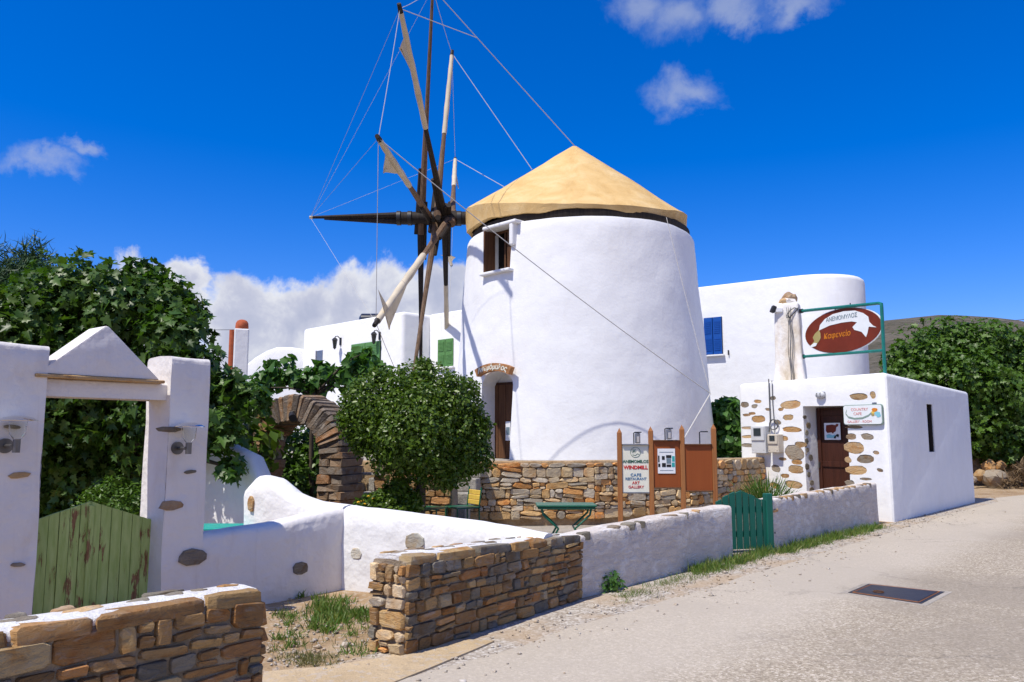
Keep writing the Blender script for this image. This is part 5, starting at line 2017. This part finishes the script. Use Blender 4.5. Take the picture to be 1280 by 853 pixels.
# ================================================================== NOTICE BOARDS
NY = 13.2
nbd = empty('notice_boards', 'row of three notice boards, one white and two orange, on four wooden posts', 'notice board', (2.5, NY, 0))
posts = [P(774, 535, NY), P(813, 533, NY), P(852, 531, NY), P(891.5, 530, NY)]
for p in posts:
    bm = box_bm(.075, .075, p.z - .07, .008, 1, (p.x, p.y, (p.z - .07) / 2))
    tp = bm.verts.new((p.x, p.y, p.z))
    e0 = [bm.verts.new((p.x + sx_ * .033, p.y + sy_ * .033, p.z - .075)) for sx_, sy_ in ((-1, -1), (1, -1), (1, 1), (-1, 1))]
    for i in range(4):
        bm.faces.new((e0[i], e0[(i + 1) % 4], tp))
    wlink('post', from_bm('post', bm, 'wood_post'), nbd)
for i, (ya, yb, mm) in enumerate(((556, 616, 'sign_cream'), (551, 610, 'board_orange'), (556, 614, 'board_orange'))):
    p0, p1 = posts[i], posts[i + 1]
    zt_, zb_ = P(800, ya, NY).z, P(800, yb, NY).z
    cx_ = (p0.x + p1.x) / 2
    w_ = p1.x - p0.x - .078
    bo = link('board', from_bm('board', box_bm(w_, .03, zt_ - zb_, .004, 1), mm), nbd, Matrix.Translation((cx_, NY, (zt_ + zb_) / 2)), True)
    if i == 0:
        tag(bo, 'white board lettered with the windmill cafe')
    else:
        tag(bo, 'orange board with a pinned poster' if i == 1 else 'bare orange board at the right')
    fm = 'metal_grey' if i == 0 else 'wood_brown'
    for sgn, zz in ((1, zt_), (-1, zb_)):
        link('edging', from_bm('edging', box_bm(w_, .075 if sgn > 0 else .05, .022, .004, 1), fm), bo, Matrix.Translation((0, -.012, sgn * (zt_ - zb_) / 2)))
    bh_ = zt_ - zb_
    if i == 0:
        yy = -.017
        text_on('ANEMOMILOS', bh_ * .088, 'ink_green', bo, 0, bh_ * .145, yy, bold=.002, spacing=.95)
        text_on('WINDMILL', bh_ * .105, 'ink_red', bo, 0, bh_ * .02, yy, bold=.0035)
        text_on('CAFE', bh_ * .085, 'ink_blue', bo, 0, -bh_ * .135, yy, bold=.002, spacing=1.2)
        text_on('RESTAURANT', bh_ * .075, 'ink_blue', bo, 0, -bh_ * .215, yy, bold=.001, spacing=.95)
        text_on('ART', bh_ * .085, 'ink_red', bo, 0, -bh_ * .30, yy, bold=.001)
        text_on('GALLERY', bh_ * .08, 'ink_red', bo, 0, -bh_ * .385, yy, bold=.001)
        for r0_ in (.105, .098):
            pass
        ringb = bmesh.new()
        tube_bm(ringb, [(bh_ * .105 * math.cos(2 * math.pi * k / 28), yy, bh_ * .34 + bh_ * .105 * math.sin(2 * math.pi * k / 28)) for k in range(29)], .0035, 5)
        link('emblem', from_bm('emblem', ringb, 'ink_green'), bo)
        emb = bmesh.new()
        for k in range(8):
            a = k * math.pi / 4
            tube_bm(emb, [(-.025, yy, bh_ * .365), (-.025 + .042 * math.cos(a), yy, bh_ * .365 + .042 * math.sin(a))], .0025, 4)
        tube_bm(emb, [(-.05, yy, bh_ * .29), (0, yy, bh_ * .275), (.03, yy, bh_ * .31), (.06, yy, bh_ * .30)], .0035, 4)
        link('emblem', from_bm('emblem', emb, 'ink_green'), bo)
    # picture light on a bent arm above each board
    la = Vector((cx_ + (-.02 if i < 2 else .03), NY, zt_))
    lo = empty('board_lamp', ['small lamp above the white lettered board', 'small lamp above the orange board with the poster', 'bent lamp arm above the bare orange board'][i], 'lamp', la, group='lamps above the notice boards')
    hgt = .19 if i < 2 else .20
    link('arm', from_bm('arm', tube_bm(bmesh.new(), [(0, .0, .012), (0, .0, hgt), (.02, -.02, hgt + .01), (.10, -.14, hgt + .01)], .010, 6), 'metal_black', True, 40), lo)
    if i < 2:
        link('lamp_head', from_bm('lamp_head', box_bm(.085, .05, .17, .012, 2, (.055, -.05, hgt - .085)), 'metal_grey'), lo)
        link('reflector', from_bm('reflector', box_bm(.05, .01, .10, .004, 1, (.055, -.082, hgt - .10)), 'chrome'), lo)
p0, p1 = P(821.5, 561, NY), P(844, 592, NY)
po = empty('poster', 'white poster with dark and teal pictures pinned to the middle board', 'poster', (p0.x, NY - .02, p1.z))
pw_, ph_ = p1.x - p0.x, p0.z - p1.z
link('sheet', from_bm('sheet', box_bm(pw_, .006, ph_, 0, 1, (pw_ / 2, -.002, ph_ / 2)), 'paper'), po)
for x0, x1, z0_, z1_, mm in ((.02, .10, .45, .72, 'ink_black'), (.24, .40, .55, .70, 'ink_black'), (.48, .78, .62, .74, 'ink_black'), (.5, .76, .40, .60, 'ink_greyblue'), (.80, .97, .26, .44, 'ink_teal'),
                             (.82, .97, .48, .70, 'ink_teal'), (.24, .46, .26, .42, 'ink_black'), (.5, .76, .26, .36, 'ink_black'), (.02, .14, .26, .40, 'ink_black'), (.1, .9, .85, .87, 'ink_greyblue'), (.12, .88, .12, .135, 'ink_greyblue')):
    link('print', from_bm('print', box_bm((x1 - x0) * pw_, .003, (z1_ - z0_) * ph_, 0, 1, ((x0 + x1) / 2 * pw_, -.0065, (z0_ + z1_) / 2 * ph_)), mm), po)

# ================================================================== TABLE AND CHAIRS
tp = P(707, 631, 11.0)
tb = empty('garden_table', 'dark green metal table with curved legs before the ochre wall', 'table', (tp.x, tp.y, 0))
link('tabletop', from_bm('tabletop', box_bm(.80, .5, .022, .006, 2, (0, 0, tp.z)), 'green_paint'), tb)
link('rim', from_bm('rim', box_bm(.76, .46, .03, .006, 1, (0, 0, tp.z - .028)), 'green_paint'), tb)
for sx_ in (-1, 1):
    for sy_ in (-.18, .18):
        pts_ = [(sx_ * .33, sy_, tp.z - .03), (sx_ * .31, sy_, tp.z - .12), (sx_ * .20, sy_, tp.z - .22), (sx_ * .11, sy_, tp.z - .30), (sx_ * .20, sy_, tp.z - .46), (sx_ * .30, sy_, 0.005)]
        link('leg', from_bm('leg', tube_bm(bmesh.new(), pts_, .016, 6), 'green_paint', True, 50), tb)
    link('brace', from_bm('brace', tube_bm(bmesh.new(), [(sx_ * .11, -.18, tp.z - .30), (sx_ * .11, .18, tp.z - .30)], .012, 6), 'green_paint', True, 50), tb)
link('stretcher', from_bm('stretcher', box_bm(.5, .02, .02, .004, 1, (0, 0, tp.z - .06)), 'green_paint'), tb)


def folding_chair(label, base, rz, seat_z, back_m, fm):
    e = empty('garden_chair', label, 'chair', base, rz, 'green garden chairs')
    w_ = .42
    link('seat', from_bm('seat', box_bm(w_, .42, .025, .008, 2, (0, 0, seat_z)), fm), e)
    for sx_ in (-1, 1):
        link('leg', from_bm('leg', tube_bm(bmesh.new(), [(sx_ * .19, -.19, 0), (sx_ * .19, -.19, seat_z)], .014, 6), fm, True, 50), e)
        link('leg', from_bm('leg', tube_bm(bmesh.new(), [(sx_ * .19, .20, 0), (sx_ * .19, .19, seat_z), (sx_ * .19, .23, seat_z + .30)], .014, 6), fm, True, 50), e)
    for k, (zz, mm) in enumerate(((.09, back_m), (.165, back_m), (.24, back_m))):
        link('back_slat', from_bm('back_slat', box_bm(w_ - .03, .016, .07, .005, 1, (0, .205 + .01 * k, seat_z + zz - .02)), mm), e)
    return e


cp = P(578, 634, 12.6)
folding_chair('green garden chair with yellow back slats before the ochre wall', (cp.x, cp.y, 0), R(-58), cp.z, 'yellow_slat', 'green_paint')
cp2 = P(538, 630, 12.4)
folding_chair('dark green garden chair in the shade under the clipped tree', (cp2.x, cp2.y, 0), R(70), cp2.z - .06, 'green_paint', 'green_paint')

# ================================================================== MANHOLE
mc = [G(1060, 742), G(1086, 731), G(1181, 741), G(1152, 756)]
mh = empty('manhole_cover', 'rectangular dark iron service cover set in the road', 'manhole cover', (sum(q.x for q in mc) / 4, sum(q.y for q in mc) / 4, 0))
cen = sum(mc, Vector()) / 4


def quad_plate(name, k, z0_, z1_, m, parent):
    bm = bmesh.new()
    lo_ = [bm.verts.new((cen + (q - cen) * k).to_2d().to_3d() + Vector((0, 0, z0_))) for q in mc]
    hi_ = [bm.verts.new((cen + (q - cen) * k).to_2d().to_3d() + Vector((0, 0, z1_))) for q in mc]
    bm.faces.new(hi_)
    for i in range(4):
        bm.faces.new((lo_[i], lo_[(i + 1) % 4], hi_[(i + 1) % 4], hi_[i]))
    return wlink(name, from_bm(name, bm, m), parent)


quad_plate('cement_collar', 1.16, 0, .0065, 'paving', mh)
quad_plate('frame', 1.0, 0, .010, 'iron_plate', mh)
pl = quad_plate('cover_plate', .86, 0, .014, 'iron_plate', mh)
for k in (.90,):
    for i in range(4):
        a_, b_ = cen + (mc[i] - cen) * k, cen + (mc[(i + 1) % 4] - cen) * k
        a_.z = b_.z = .0105
        tube('rust_seam', [a_, b_], .005, 'wood_post', mh, 5)
hk = cen + (mc[0] - cen) * .35
hk.z = .014
tube('lifting_ring', [hk + Vector((.05 * math.cos(a * .7), .05 * math.sin(a * .7), .004)) for a in range(10)], .006, 'wood_brown', pl, 5)

# overhead line at the far right
tag(wlink('overhead_wire', from_bm('overhead_wire', tube_bm(bmesh.new(), sag(P(1190, 405, 60), P(1420, 380, 48), .25, 12), .025, 5), 'wire_dark', True)), 'thin dark overhead wire against the sky above the right tree', 'wire')
tag(wlink('overhead_wire', from_bm('overhead_wire', tube_bm(bmesh.new(), sag(P(308, 412, 20.6), P(150, 408, 24), .05, 8), .008, 5), 'wire_dark', True)), 'thin wire running left from the terracotta-potted chimney', 'wire')

# ================================================================== PLANTS
def B(px, py, y, r):
    return (tuple(P(px, py, y)), r)


# fig tree behind the gateway
figb = [B(20, 425, 10.2, .85), B(100, 372, 10.4, .55), B(60, 375, 10.8, .5), B(150, 385, 10.2, .55), B(205, 380, 10.4, .38), B(220, 425, 10.0, .42), B(245, 470, 9.9, .38), B(285, 495, 10.0, .30),
        B(318, 500, 9.9, .20), B(272, 538, 9.7, .27), B(215, 520, 10.4, .75), B(120, 470, 10.5, .85), B(40, 500, 10.6, 1.0), B(110, 560, 10.9, .85), B(190, 600, 11.2, .7), B(-60, 440, 10.5, 1.1),
        B(235, 395, 10.2, .26), B(180, 350, 10.6, .28), B(20, 600, 10.9, .8), B(290, 585, 9.75, .14)]
fb0 = P(150, 660, 10.9)
fig, fpts, ffr, fsz = tree('fig_tree', 'large fig tree with broad lobed leaves behind the white gateway', 'tree', (fb0.x, fb0.y, 0), P(150, 600, 10.9), figb, 34000, .118, FIG, FIG_F, 'leaf_fig', 3, .13, up=.55, droop=.7, shell=.75, lump=.6)
# the nearest leaves stand out singly
LEAF = leaf_cloud('leaf', np.zeros((1, 3)), np.eye(3)[None], np.ones(1), FIG, FIG_F, 'leaf_fig_single')
rgn = np.random.default_rng(8)
near = [b for b in figb if b[0][1] < 10.7]
k_ = 0
while k_ < 290:
    c, r = near[rgn.integers(len(near))]
    d = rgn.normal(size=3)
    d[1] = -abs(d[1])
    d /= np.linalg.norm(d)
    p = np.array(c) + d * r * rgn.uniform(1.0, 1.16)
    n_ = d + rgn.normal(size=3) * .5 + np.array([0, 0, .6])
    fr = orient(n_[None], rgn, .8)[0]
    s_ = .13 * rgn.uniform(.75, 1.25)
    link('leaf', LEAF, fig, frame(p, fr[:, 0] * s_, fr[:, 1] * s_, fr[:, 2] * s_), True)
    k_ += 1
# pine top behind it
pnb = [B(40, 372, 13.5, (.7, .7, .75)), B(15, 385, 13.5, .75), B(75, 368, 13.6, .45), B(42, 330, 13.5, (.3, .3, .42)), B(-10, 370, 13.4, .65), B(20, 345, 13.5, .3)]
pb0 = P(30, 640, 13.5)
tree('pine_tree', 'dark pine whose spiky top shows above the fig tree at the left', 'tree', (pb0.x, pb0.y, 0), P(35, 380, 13.5), pnb, 12000, .2, BLADE * np.array([1.6, 1, 1]), BLADE_F, 'leaf_pine', 12, .14, up=.2, droop=-.9, shell=.9, lump=.7)
# dark thicket filling the shade behind the gate
thb = [B(60, 600, 12.6, 1.0), B(150, 590, 12.8, 1.0), B(250, 590, 12.8, .9), B(-60, 560, 12.5, 1.3), B(100, 510, 13, 1.2), B(220, 520, 13, 1.0), B(300, 560, 12.8, .7)]
t0 = P(120, 655, 12.8)
tree('dark_thicket', 'dense dark shrubbery in the shade seen through the gateway', 'shrub', (t0.x, t0.y, 0), P(130, 610, 12.8), thb, 9000, .2, OVAL * np.array([1.4, 1, 1]), OVAL_F, 'leaf_small', 31, .08, up=.4, droop=.3)
hgb = [B(140, 622, 9.6, .26), B(170, 628, 9.6, .24), B(115, 632, 9.7, .22), B(160, 645, 9.6, .3)]
h0_ = P(145, 700, 9.6)
tree('small_bush', 'small-leaved bush peeping over the peeling green gate', 'shrub', (h0_.x, h0_.y, 0), P(145, 660, 9.6), hgb, 2200, .055, OVAL, OVAL_F, 'leaf_tree', 41, .025)
# clipped tree in the courtyard
cb_ = [B(478, 512, 11.2, .58), B(545, 512, 11.3, .64), B(515, 500, 11.4, .52), B(575, 540, 11.2, .44), B(545, 565, 11.2, .52), B(455, 530, 11.2, .36), B(495, 555, 11.1, .48), B(515, 535, 10.9, .62),
       B(585, 560, 11.2, .32), B(570, 505, 11.2, .40), B(450, 505, 11.3, .30), B(470, 470, 11.2, .12), B(530, 458, 11.2, .14), B(605, 530, 11.2, .12), B(430, 525, 11.2, .13), B(560, 602, 11.1, .14), B(596, 572, 11.2, .24), B(566, 584, 11.1, .28), B(455, 552, 11.2, .22)]
c0_ = P(522, 690, 11.2)
tree('clipped_tree', 'round clipped evergreen tree in the courtyard before the windmill', 'tree', (c0_.x, c0_.y, 0), P(527, 585, 11.2), cb_, 42000, .062, OVAL * np.array([1.25, 1, 1]), OVAL_F, 'leaf_small', 17, .085, up=.45, droop=.1, shell=.5, lump=.24, rand=.75)
ub = [B(497, 612, 11.1, .18), B(482, 628, 11.1, .2), B(512, 630, 11.1, .2), B(495, 645, 11.1, .3)]
u0 = P(500, 680, 11.0)
tree('low_shrub', 'dark low shrub under the clipped courtyard tree', 'shrub', (u0.x, u0.y, 0), P(500, 650, 11.0), ub, 5200, .07, OVAL, OVAL_F, 'leaf_small', 19, .03, lump=.4)
flb = [B(462, 628, 11.3, .12), B(450, 632, 11.4, .10), B(470, 622, 11.5, .09)]
f0 = P(460, 680, 11.4)
fl, _, _, _ = tree('flower_plant', 'flowering plant with yellow and orange blooms beside the stone arch', 'plant', (f0.x, f0.y, 0), P(460, 640, 11.4), flb, 500, .07, OVAL, OVAL_F, 'leaf_tree', 23, .012)
r4 = random.Random(6)
for k in range(9):
    q = P(r4.uniform(448, 474), r4.uniform(616, 634), 11.25)
    bm = bmesh.new()
    bmesh.ops.create_icosphere(bm, subdivisions=1, radius=.028)
    for v in bm.verts:
        v.co.z *= .6
    bm.transform(Matrix.Translation(q))
    wlink('bloom', from_bm('bloom', bm, 'flower_yellow'), fl)
# greenery seen through the arch
agb = [B(372, 560, 14.6, .55), B(390, 595, 14.4, .55), B(360, 610, 14.4, .5), B(405, 560, 14.6, .5), B(380, 630, 14.4, .5)]
ag0 = P(380, 660, 14.5)
tree('garden_bush', 'leafy bush seen through the stone arch', 'shrub', (ag0.x, ag0.y, 0), P(380, 620, 14.5), agb, 5200, .11, OVAL * np.array([1.3, 1, 1]), OVAL_F, 'leaf_tree', 29, .04)
rfb = [B(369, 622, 13.4, .10)]
rf0 = P(369, 680, 13.4)
rf, _, _, _ = tree('red_flower', 'small red flowering plant under the stone arch', 'plant', (rf0.x, rf0.y, 0), P(369, 630, 13.4), rfb, 220, .06, OVAL, OVAL_F, 'leaf_tree', 37, .01)
for k in range(8):
    q = P(r4.uniform(363, 374), r4.uniform(608, 626), 13.3)
    bm = bmesh.new()
    bmesh.ops.create_icosphere(bm, subdivisions=1, radius=.03)
    bm.transform(Matrix.Translation(q))
    wlink('bloom', from_bm('bloom', bm, 'flower_red'), rf)
# climbing vine above the arch, against the white house
vb_ = [B(330, 478, 14.0, .22), B(350, 468, 14.1, .22), B(368, 472, 14.0, .2), B(390, 478, 14.0, .25), B(405, 468, 14.1, .2), B(425, 472, 14.0, .2), B(445, 452, 14.0, .20), B(462, 458, 14.0, .2), B(440, 470, 14.0, .22),
       B(475, 466, 14.0, .2), B(458, 440, 14.0, .10), B(335, 455, 14.1, .10), B(362, 452, 14.1, .10), B(402, 455, 14.1, .08), B(318, 488, 13.9, .25)]
v0 = P(400, 660, 14.0)
tree('climbing_vine', 'light green climbing vine above the stone arch before the white house', 'vine', (v0.x, v0.y, 0), P(395, 495, 14.0), vb_, 1000, .15, HEART, HEART_F, 'leaf_vine', 43, .05, up=.2, droop=1.0, shell=.9, lump=.5)
# bush right of the tower
tb_ = [B(905, 520, 19.4, .42), B(912, 548, 19.3, .45), B(898, 560, 19.3, .4), B(915, 508, 19.5, .2), B(925, 535, 19.5, .3)]
tb0 = P(908, 585, 19.4)
tree('leafy_bush', 'bright leafy bush between the windmill and the cafe', 'shrub', (tb0.x, tb0.y, 1.1), P(908, 565, 19.4), tb_, 1700, .17, HEART, HEART_F, 'leaf_vine', 47, .04, shell=.8)
# rosemary-like bush by the cafe
sb0 = P(958, 640, 14.6)
rgs = np.random.default_rng(5)
n_s = 1500
base_ = np.array([sb0.x, sb0.y, .1])
dirs = rgs.normal(size=(n_s, 3)) * np.array([.55, .55, .3]) + np.array([0, 0, .9])
dirs /= np.linalg.norm(dirs, axis=1, keepdims=True)
spts = base_ + dirs * rgs.uniform(.2, .7, (n_s, 1)) + rgs.normal(size=(n_s, 3)) * .05
zax = np.cross(dirs, rgs.normal(size=(n_s, 3)))
zax /= np.linalg.norm(zax, axis=1, keepdims=True)
fr_ = np.stack([np.cross(dirs, zax), dirs, zax], axis=2)
rsm = empty('rosemary_bush', 'spiky green bush behind the low wall left of the cafe door', 'shrub', (sb0.x, sb0.y, 0))
wlink('crown', leaf_cloud('crown', spts, fr_, rgs.uniform(.1, .2, n_s), BLADE * np.array([1.5, 1, 1]), BLADE_F, 'leaf_tree'), rsm)
bm = bmesh.new()
for k in range(6):
    limb_bm(bm, (0, 0, -.02), (r4.uniform(-.3, .3), r4.uniform(-.3, .3), .6), .018, .006, r4, 5)
link('stem', from_bm('stem', bm, 'bark', True), rsm)
# tree on the right beyond the cafe
rtb = [B(1150, 450, 27, 1.0), B(1185, 430, 27.5, .95), B(1230, 435, 27, 1.0), B(1270, 450, 27, 1.1), B(1310, 470, 27, 1.3), B(1140, 480, 26.5, .9), B(1215, 480, 26.2, 1.2), B(1270, 500, 26.4, 1.2), B(1215, 530, 26.5, 1.1),
       B(1165, 510, 27, 1.1), B(1255, 545, 26.6, 1.1), B(1300, 540, 26.5, 1.2), B(1125, 455, 27.3, .55), B(1340, 520, 26.5, 1.3), B(1225, 570, 27.6, .9), B(1180, 545, 27.8, 1.0)]
rt0 = P(1240, 600, 27)
tree('broad_tree', 'broad fig-leaved tree beyond the cafe under the hill', 'tree', (rt0.x, rt0.y, 0), P(1235, 560, 27), rtb, 30000, .17, FIG, FIG_F, 'leaf_tree', 53, .2, up=.55, droop=.5, shell=.8, lump=.45)
# far scrub line at the hill foot
sc_b = [((-60 + 9 * k + 3 * math.sin(k * 2.1), 118 + 8 * math.sin(k * 1.7), 1.2), (5 + 1.5 * math.sin(k), 3, 2.2 + math.sin(k * 3.1))) for k in range(26)]
rgq = np.random.default_rng(3)
pts_, nr_ = crown_points(sc_b, 14000, rgq, .8, .4)
tag(link('far_scrub', leaf_cloud('far_scrub', pts_, orient(nr_ + rgq.normal(size=nr_.shape) * .7, rgq), .5 + .5 * rgq.random(len(pts_)), OVAL * np.array([1.6, 1, 1]), OVAL_F, 'leaf_small')), 'low belt of dark scrub at the foot of the hill', 'scrub', kind='stuff')

# ------------------------------------------------------------------ rubble and dry growth at the bend of the road
rr0 = random.Random(15)
for k, (px, py, y, w, h, lab) in enumerate(((1243, 597, 25.2, .62, .42, 'largest pale boulder below the right tree'), (1226, 594, 25.4, .42, .30, 'grey boulder nearest the cafe corner below the right tree'),
                                            (1236, 583, 25.8, .40, .34, 'pale boulder on top of the rubble heap'), (1250, 582, 25.9, .34, .26, 'small boulder at the right of the rubble heap'), (1216, 600, 25.0, .24, .18, 'small stone at the left of the rubble heap'))):
    q = P(px, py, y)
    bm = bmesh.new()
    bmesh.ops.create_icosphere(bm, subdivisions=2, radius=.5)
    for v in bm.verts:
        v.co = v.co + mnoise.noise_vector(v.co * 2.2 + Vector((k * 5, 0, 0))) * .16
        v.co = Vector((v.co.x * w * 1.1, v.co.y * w, v.co.z * h * 1.3))
    o = link('boulder', from_bm('boulder', bm, 'stone_inset', False), None, Matrix.Translation((q.x, q.y, max(h * .35, q.z))))
    tag(o, lab, 'boulder', 'boulders at the bend of the road')
rw_ = stone_wall('field_wall', 'ruined dry stone wall under the right tree at the road bend', (12.6, 26.6), (22.5, 27.6), .5, .95, .9, 61, (.14, .26), (.25, .55), 'stone_inset', 'mortar', False, False, False)
tgt = np.random.default_rng(21)
dn = 900
dpx = tgt.uniform(1252, 1330, dn)
dp = np.array([P(a, 604, b) for a, b in zip(dpx, tgt.uniform(24.6, 26.2, dn))])
dp[:, 2] = tgt.uniform(0, .75, dn) * np.clip((dpx - 1245) / 25, .25, 1)
dd_ = tgt.normal(size=(dn, 3)) + np.array([0, 0, 1.0])
tag(link('dry_brush', leaf_cloud('dry_brush', dp, orient(dd_, tgt, -.8), tgt.uniform(.15, .4, dn), BLADE * np.array([2, 1, 1]), BLADE_F, 'leaf_twig')), 'dry brown brush at the right edge beside the road bend', 'brush', kind='stuff')


def tufts(name, label, spots, m, seed, blade=(.05, .16), wid=1.0, flat=.5):
    """ground growth: blades fanned from many small clumps"""
    rg_ = np.random.default_rng(seed)
    pts, dirs = [], []
    for x, y, rad, n, hgt in spots:
        p = np.stack([x + rg_.normal(size=n) * rad, y + rg_.normal(size=n) * rad, np.full(n, .002)], 1)
        d = rg_.normal(size=(n, 3)) * flat
        d[:, 2] = np.abs(d[:, 2]) + .8
        d /= np.linalg.norm(d, axis=1, keepdims=True)
        pts.append(p)
        dirs.append(d * hgt)
    p, d = np.concatenate(pts), np.concatenate(dirs)
    L = np.linalg.norm(d, axis=1, keepdims=True)
    d = d / L
    z = np.cross(d, rg_.normal(size=d.shape))
    z /= np.linalg.norm(z, axis=1, keepdims=True)
    fr = np.stack([np.cross(d, z), d, z], axis=2)
    sz = L[:, 0] * rg_.uniform(blade[0] / .1, blade[1] / .1, len(p))
    return tag(link(name, leaf_cloud(name, p, fr, sz, BLADE * np.array([wid, 1, 1]), BLADE_F, m)), label, 'grass', kind='stuff')


r5 = random.Random(44)


def gspot(px, py, rad, n, h):
    q = G(px, py)
    return (q.x, q.y, rad, n, h)


sp = []
for _ in range(34):                                   # green weeds of the forecourt
    sp.append(gspot(r5.gauss(418, 24), r5.gauss(768, 11), .035, 42, .085))
for _ in range(14):
    sp.append(gspot(r5.uniform(340, 380), r5.uniform(770, 815), .03, 18, .075))
for _ in range(12):
    sp.append(gspot(r5.uniform(430, 470), r5.uniform(775, 822), .035, 16, .07))
sp += [gspot(452, 772, .05, 60, .10), gspot(408, 762, .07, 90, .10), gspot(400, 768, .06, 70, .10), gspot(412, 790, .05, 70, .1), gspot(410, 778, .06, 60, .1)]
tufts('forecourt_weeds', 'green weeds sprouting from the sandy forecourt', sp, 'leaf_grass', 1, (.04, .12), 2.4, .8)
sp = []
for _ in range(26):
    sp.append(gspot(r5.gauss(388, 16), r5.gauss(826, 4.5), .04, 22, .06))
for _ in range(36):
    sp.append(gspot(r5.uniform(340, 474), r5.uniform(752, 835), .05, 9, .07))
tufts('dry_weeds', 'yellowing dry weeds along the front of the sandy forecourt', sp, 'leaf_dry', 2, (.04, .12), 1.4, .7)
sp = []
for _ in range(300):                                   # strip below the whitewashed walls
    s_ = r5.uniform(0, 1)
    px = 868 + (1100 - 868) * s_
    py = 716 + (660 - 716) * s_ + r5.gauss(0, 2.5) * (1.4 - s_)
    if 945 < px < 975 and r5.random() < .6:
        continue
    sp.append(gspot(px, py, .05, 22, r5.uniform(.06, .12)))
for _ in range(40):
    px = r5.uniform(775, 870)
    sp.append(gspot(px, 748 - (px - 775) * .33 + r5.gauss(0, 3), .05, 14, .05))
tufts('verge_grass', 'strip of short grass along the foot of the whitewashed wall', sp, 'leaf_grass', 4, (.05, .15), 1.3, .8)
sp = []
for _ in range(60):
    px = r5.uniform(770, 1095)
    sp.append(gspot(px, 752 - (px - 770) * .285 + r5.gauss(0, 3), .06, 12, .06))
tufts('verge_dry_grass', 'dry yellow grass mixed along the foot of the whitewashed wall', sp, 'leaf_dry', 5, (.05, .12), 1.3, .8)
wq = G(752, 738)
wp = empty('weed_clump', 'round green weed clump at the foot of the whitewashed wall', 'weed', (wq.x, wq.y, 0))
rgw = np.random.default_rng(9)
nw_ = 700
wd = rgw.normal(size=(nw_, 3)) + np.array([0, 0, .7])
wd[:, 2] = np.abs(wd[:, 2])
wd /= np.linalg.norm(wd, axis=1, keepdims=True)
wl = rgw.uniform(.4, 1, (nw_, 1)) * np.array([.26, .2, .24])
link('foliage', leaf_cloud('foliage', wd * wl, orient(wd + rgw.normal(size=wd.shape) * .5, rgw), rgw.uniform(.03, .07, nw_), OVAL * np.array([1.3, 1, 1]), OVAL_F, 'leaf_vine'), wp)
# hanging dry tuft on the sunlit wall
# scattered pebbles
rp = np.random.default_rng(77)
n_ = 900
s_ = rp.uniform(-2.5, 16, n_)
o_ = np.abs(rp.normal(size=n_)) * .42 + .02
pp = np.array([(*wall_edge(a, b), .006) for a, b in zip(s_, o_)])
keep = pp[:, 1] > 3
pp = pp[keep]
fp = np.array([(*G(a, b).to_2d(), .004) for a, b in zip(rp.uniform(335, 474, 420), rp.uniform(748, 840, 420))])
pp = np.concatenate([pp, fp])
OCT = np.array([(1, 0, 0), (0, 1, 0), (-1, 0, 0), (0, -1, 0), (0, 0, .7), (0, 0, -.4)], float)
OCT_F = [(0, 1, 4), (1, 2, 4), (2, 3, 4), (3, 0, 4), (1, 0, 5), (2, 1, 5), (3, 2, 5), (0, 3, 5)]
tag(link('pebbles', leaf_cloud('pebbles', pp, orient(rp.normal(size=pp.shape) * .3 + np.array([0, 0, 1]), rp), rp.gamma(2.0, .0045, len(pp)) + .004, OCT, OCT_F, 'gravel')), 'loose pebbles and grit along the road edge and forecourt', 'pebbles', kind='stuff')
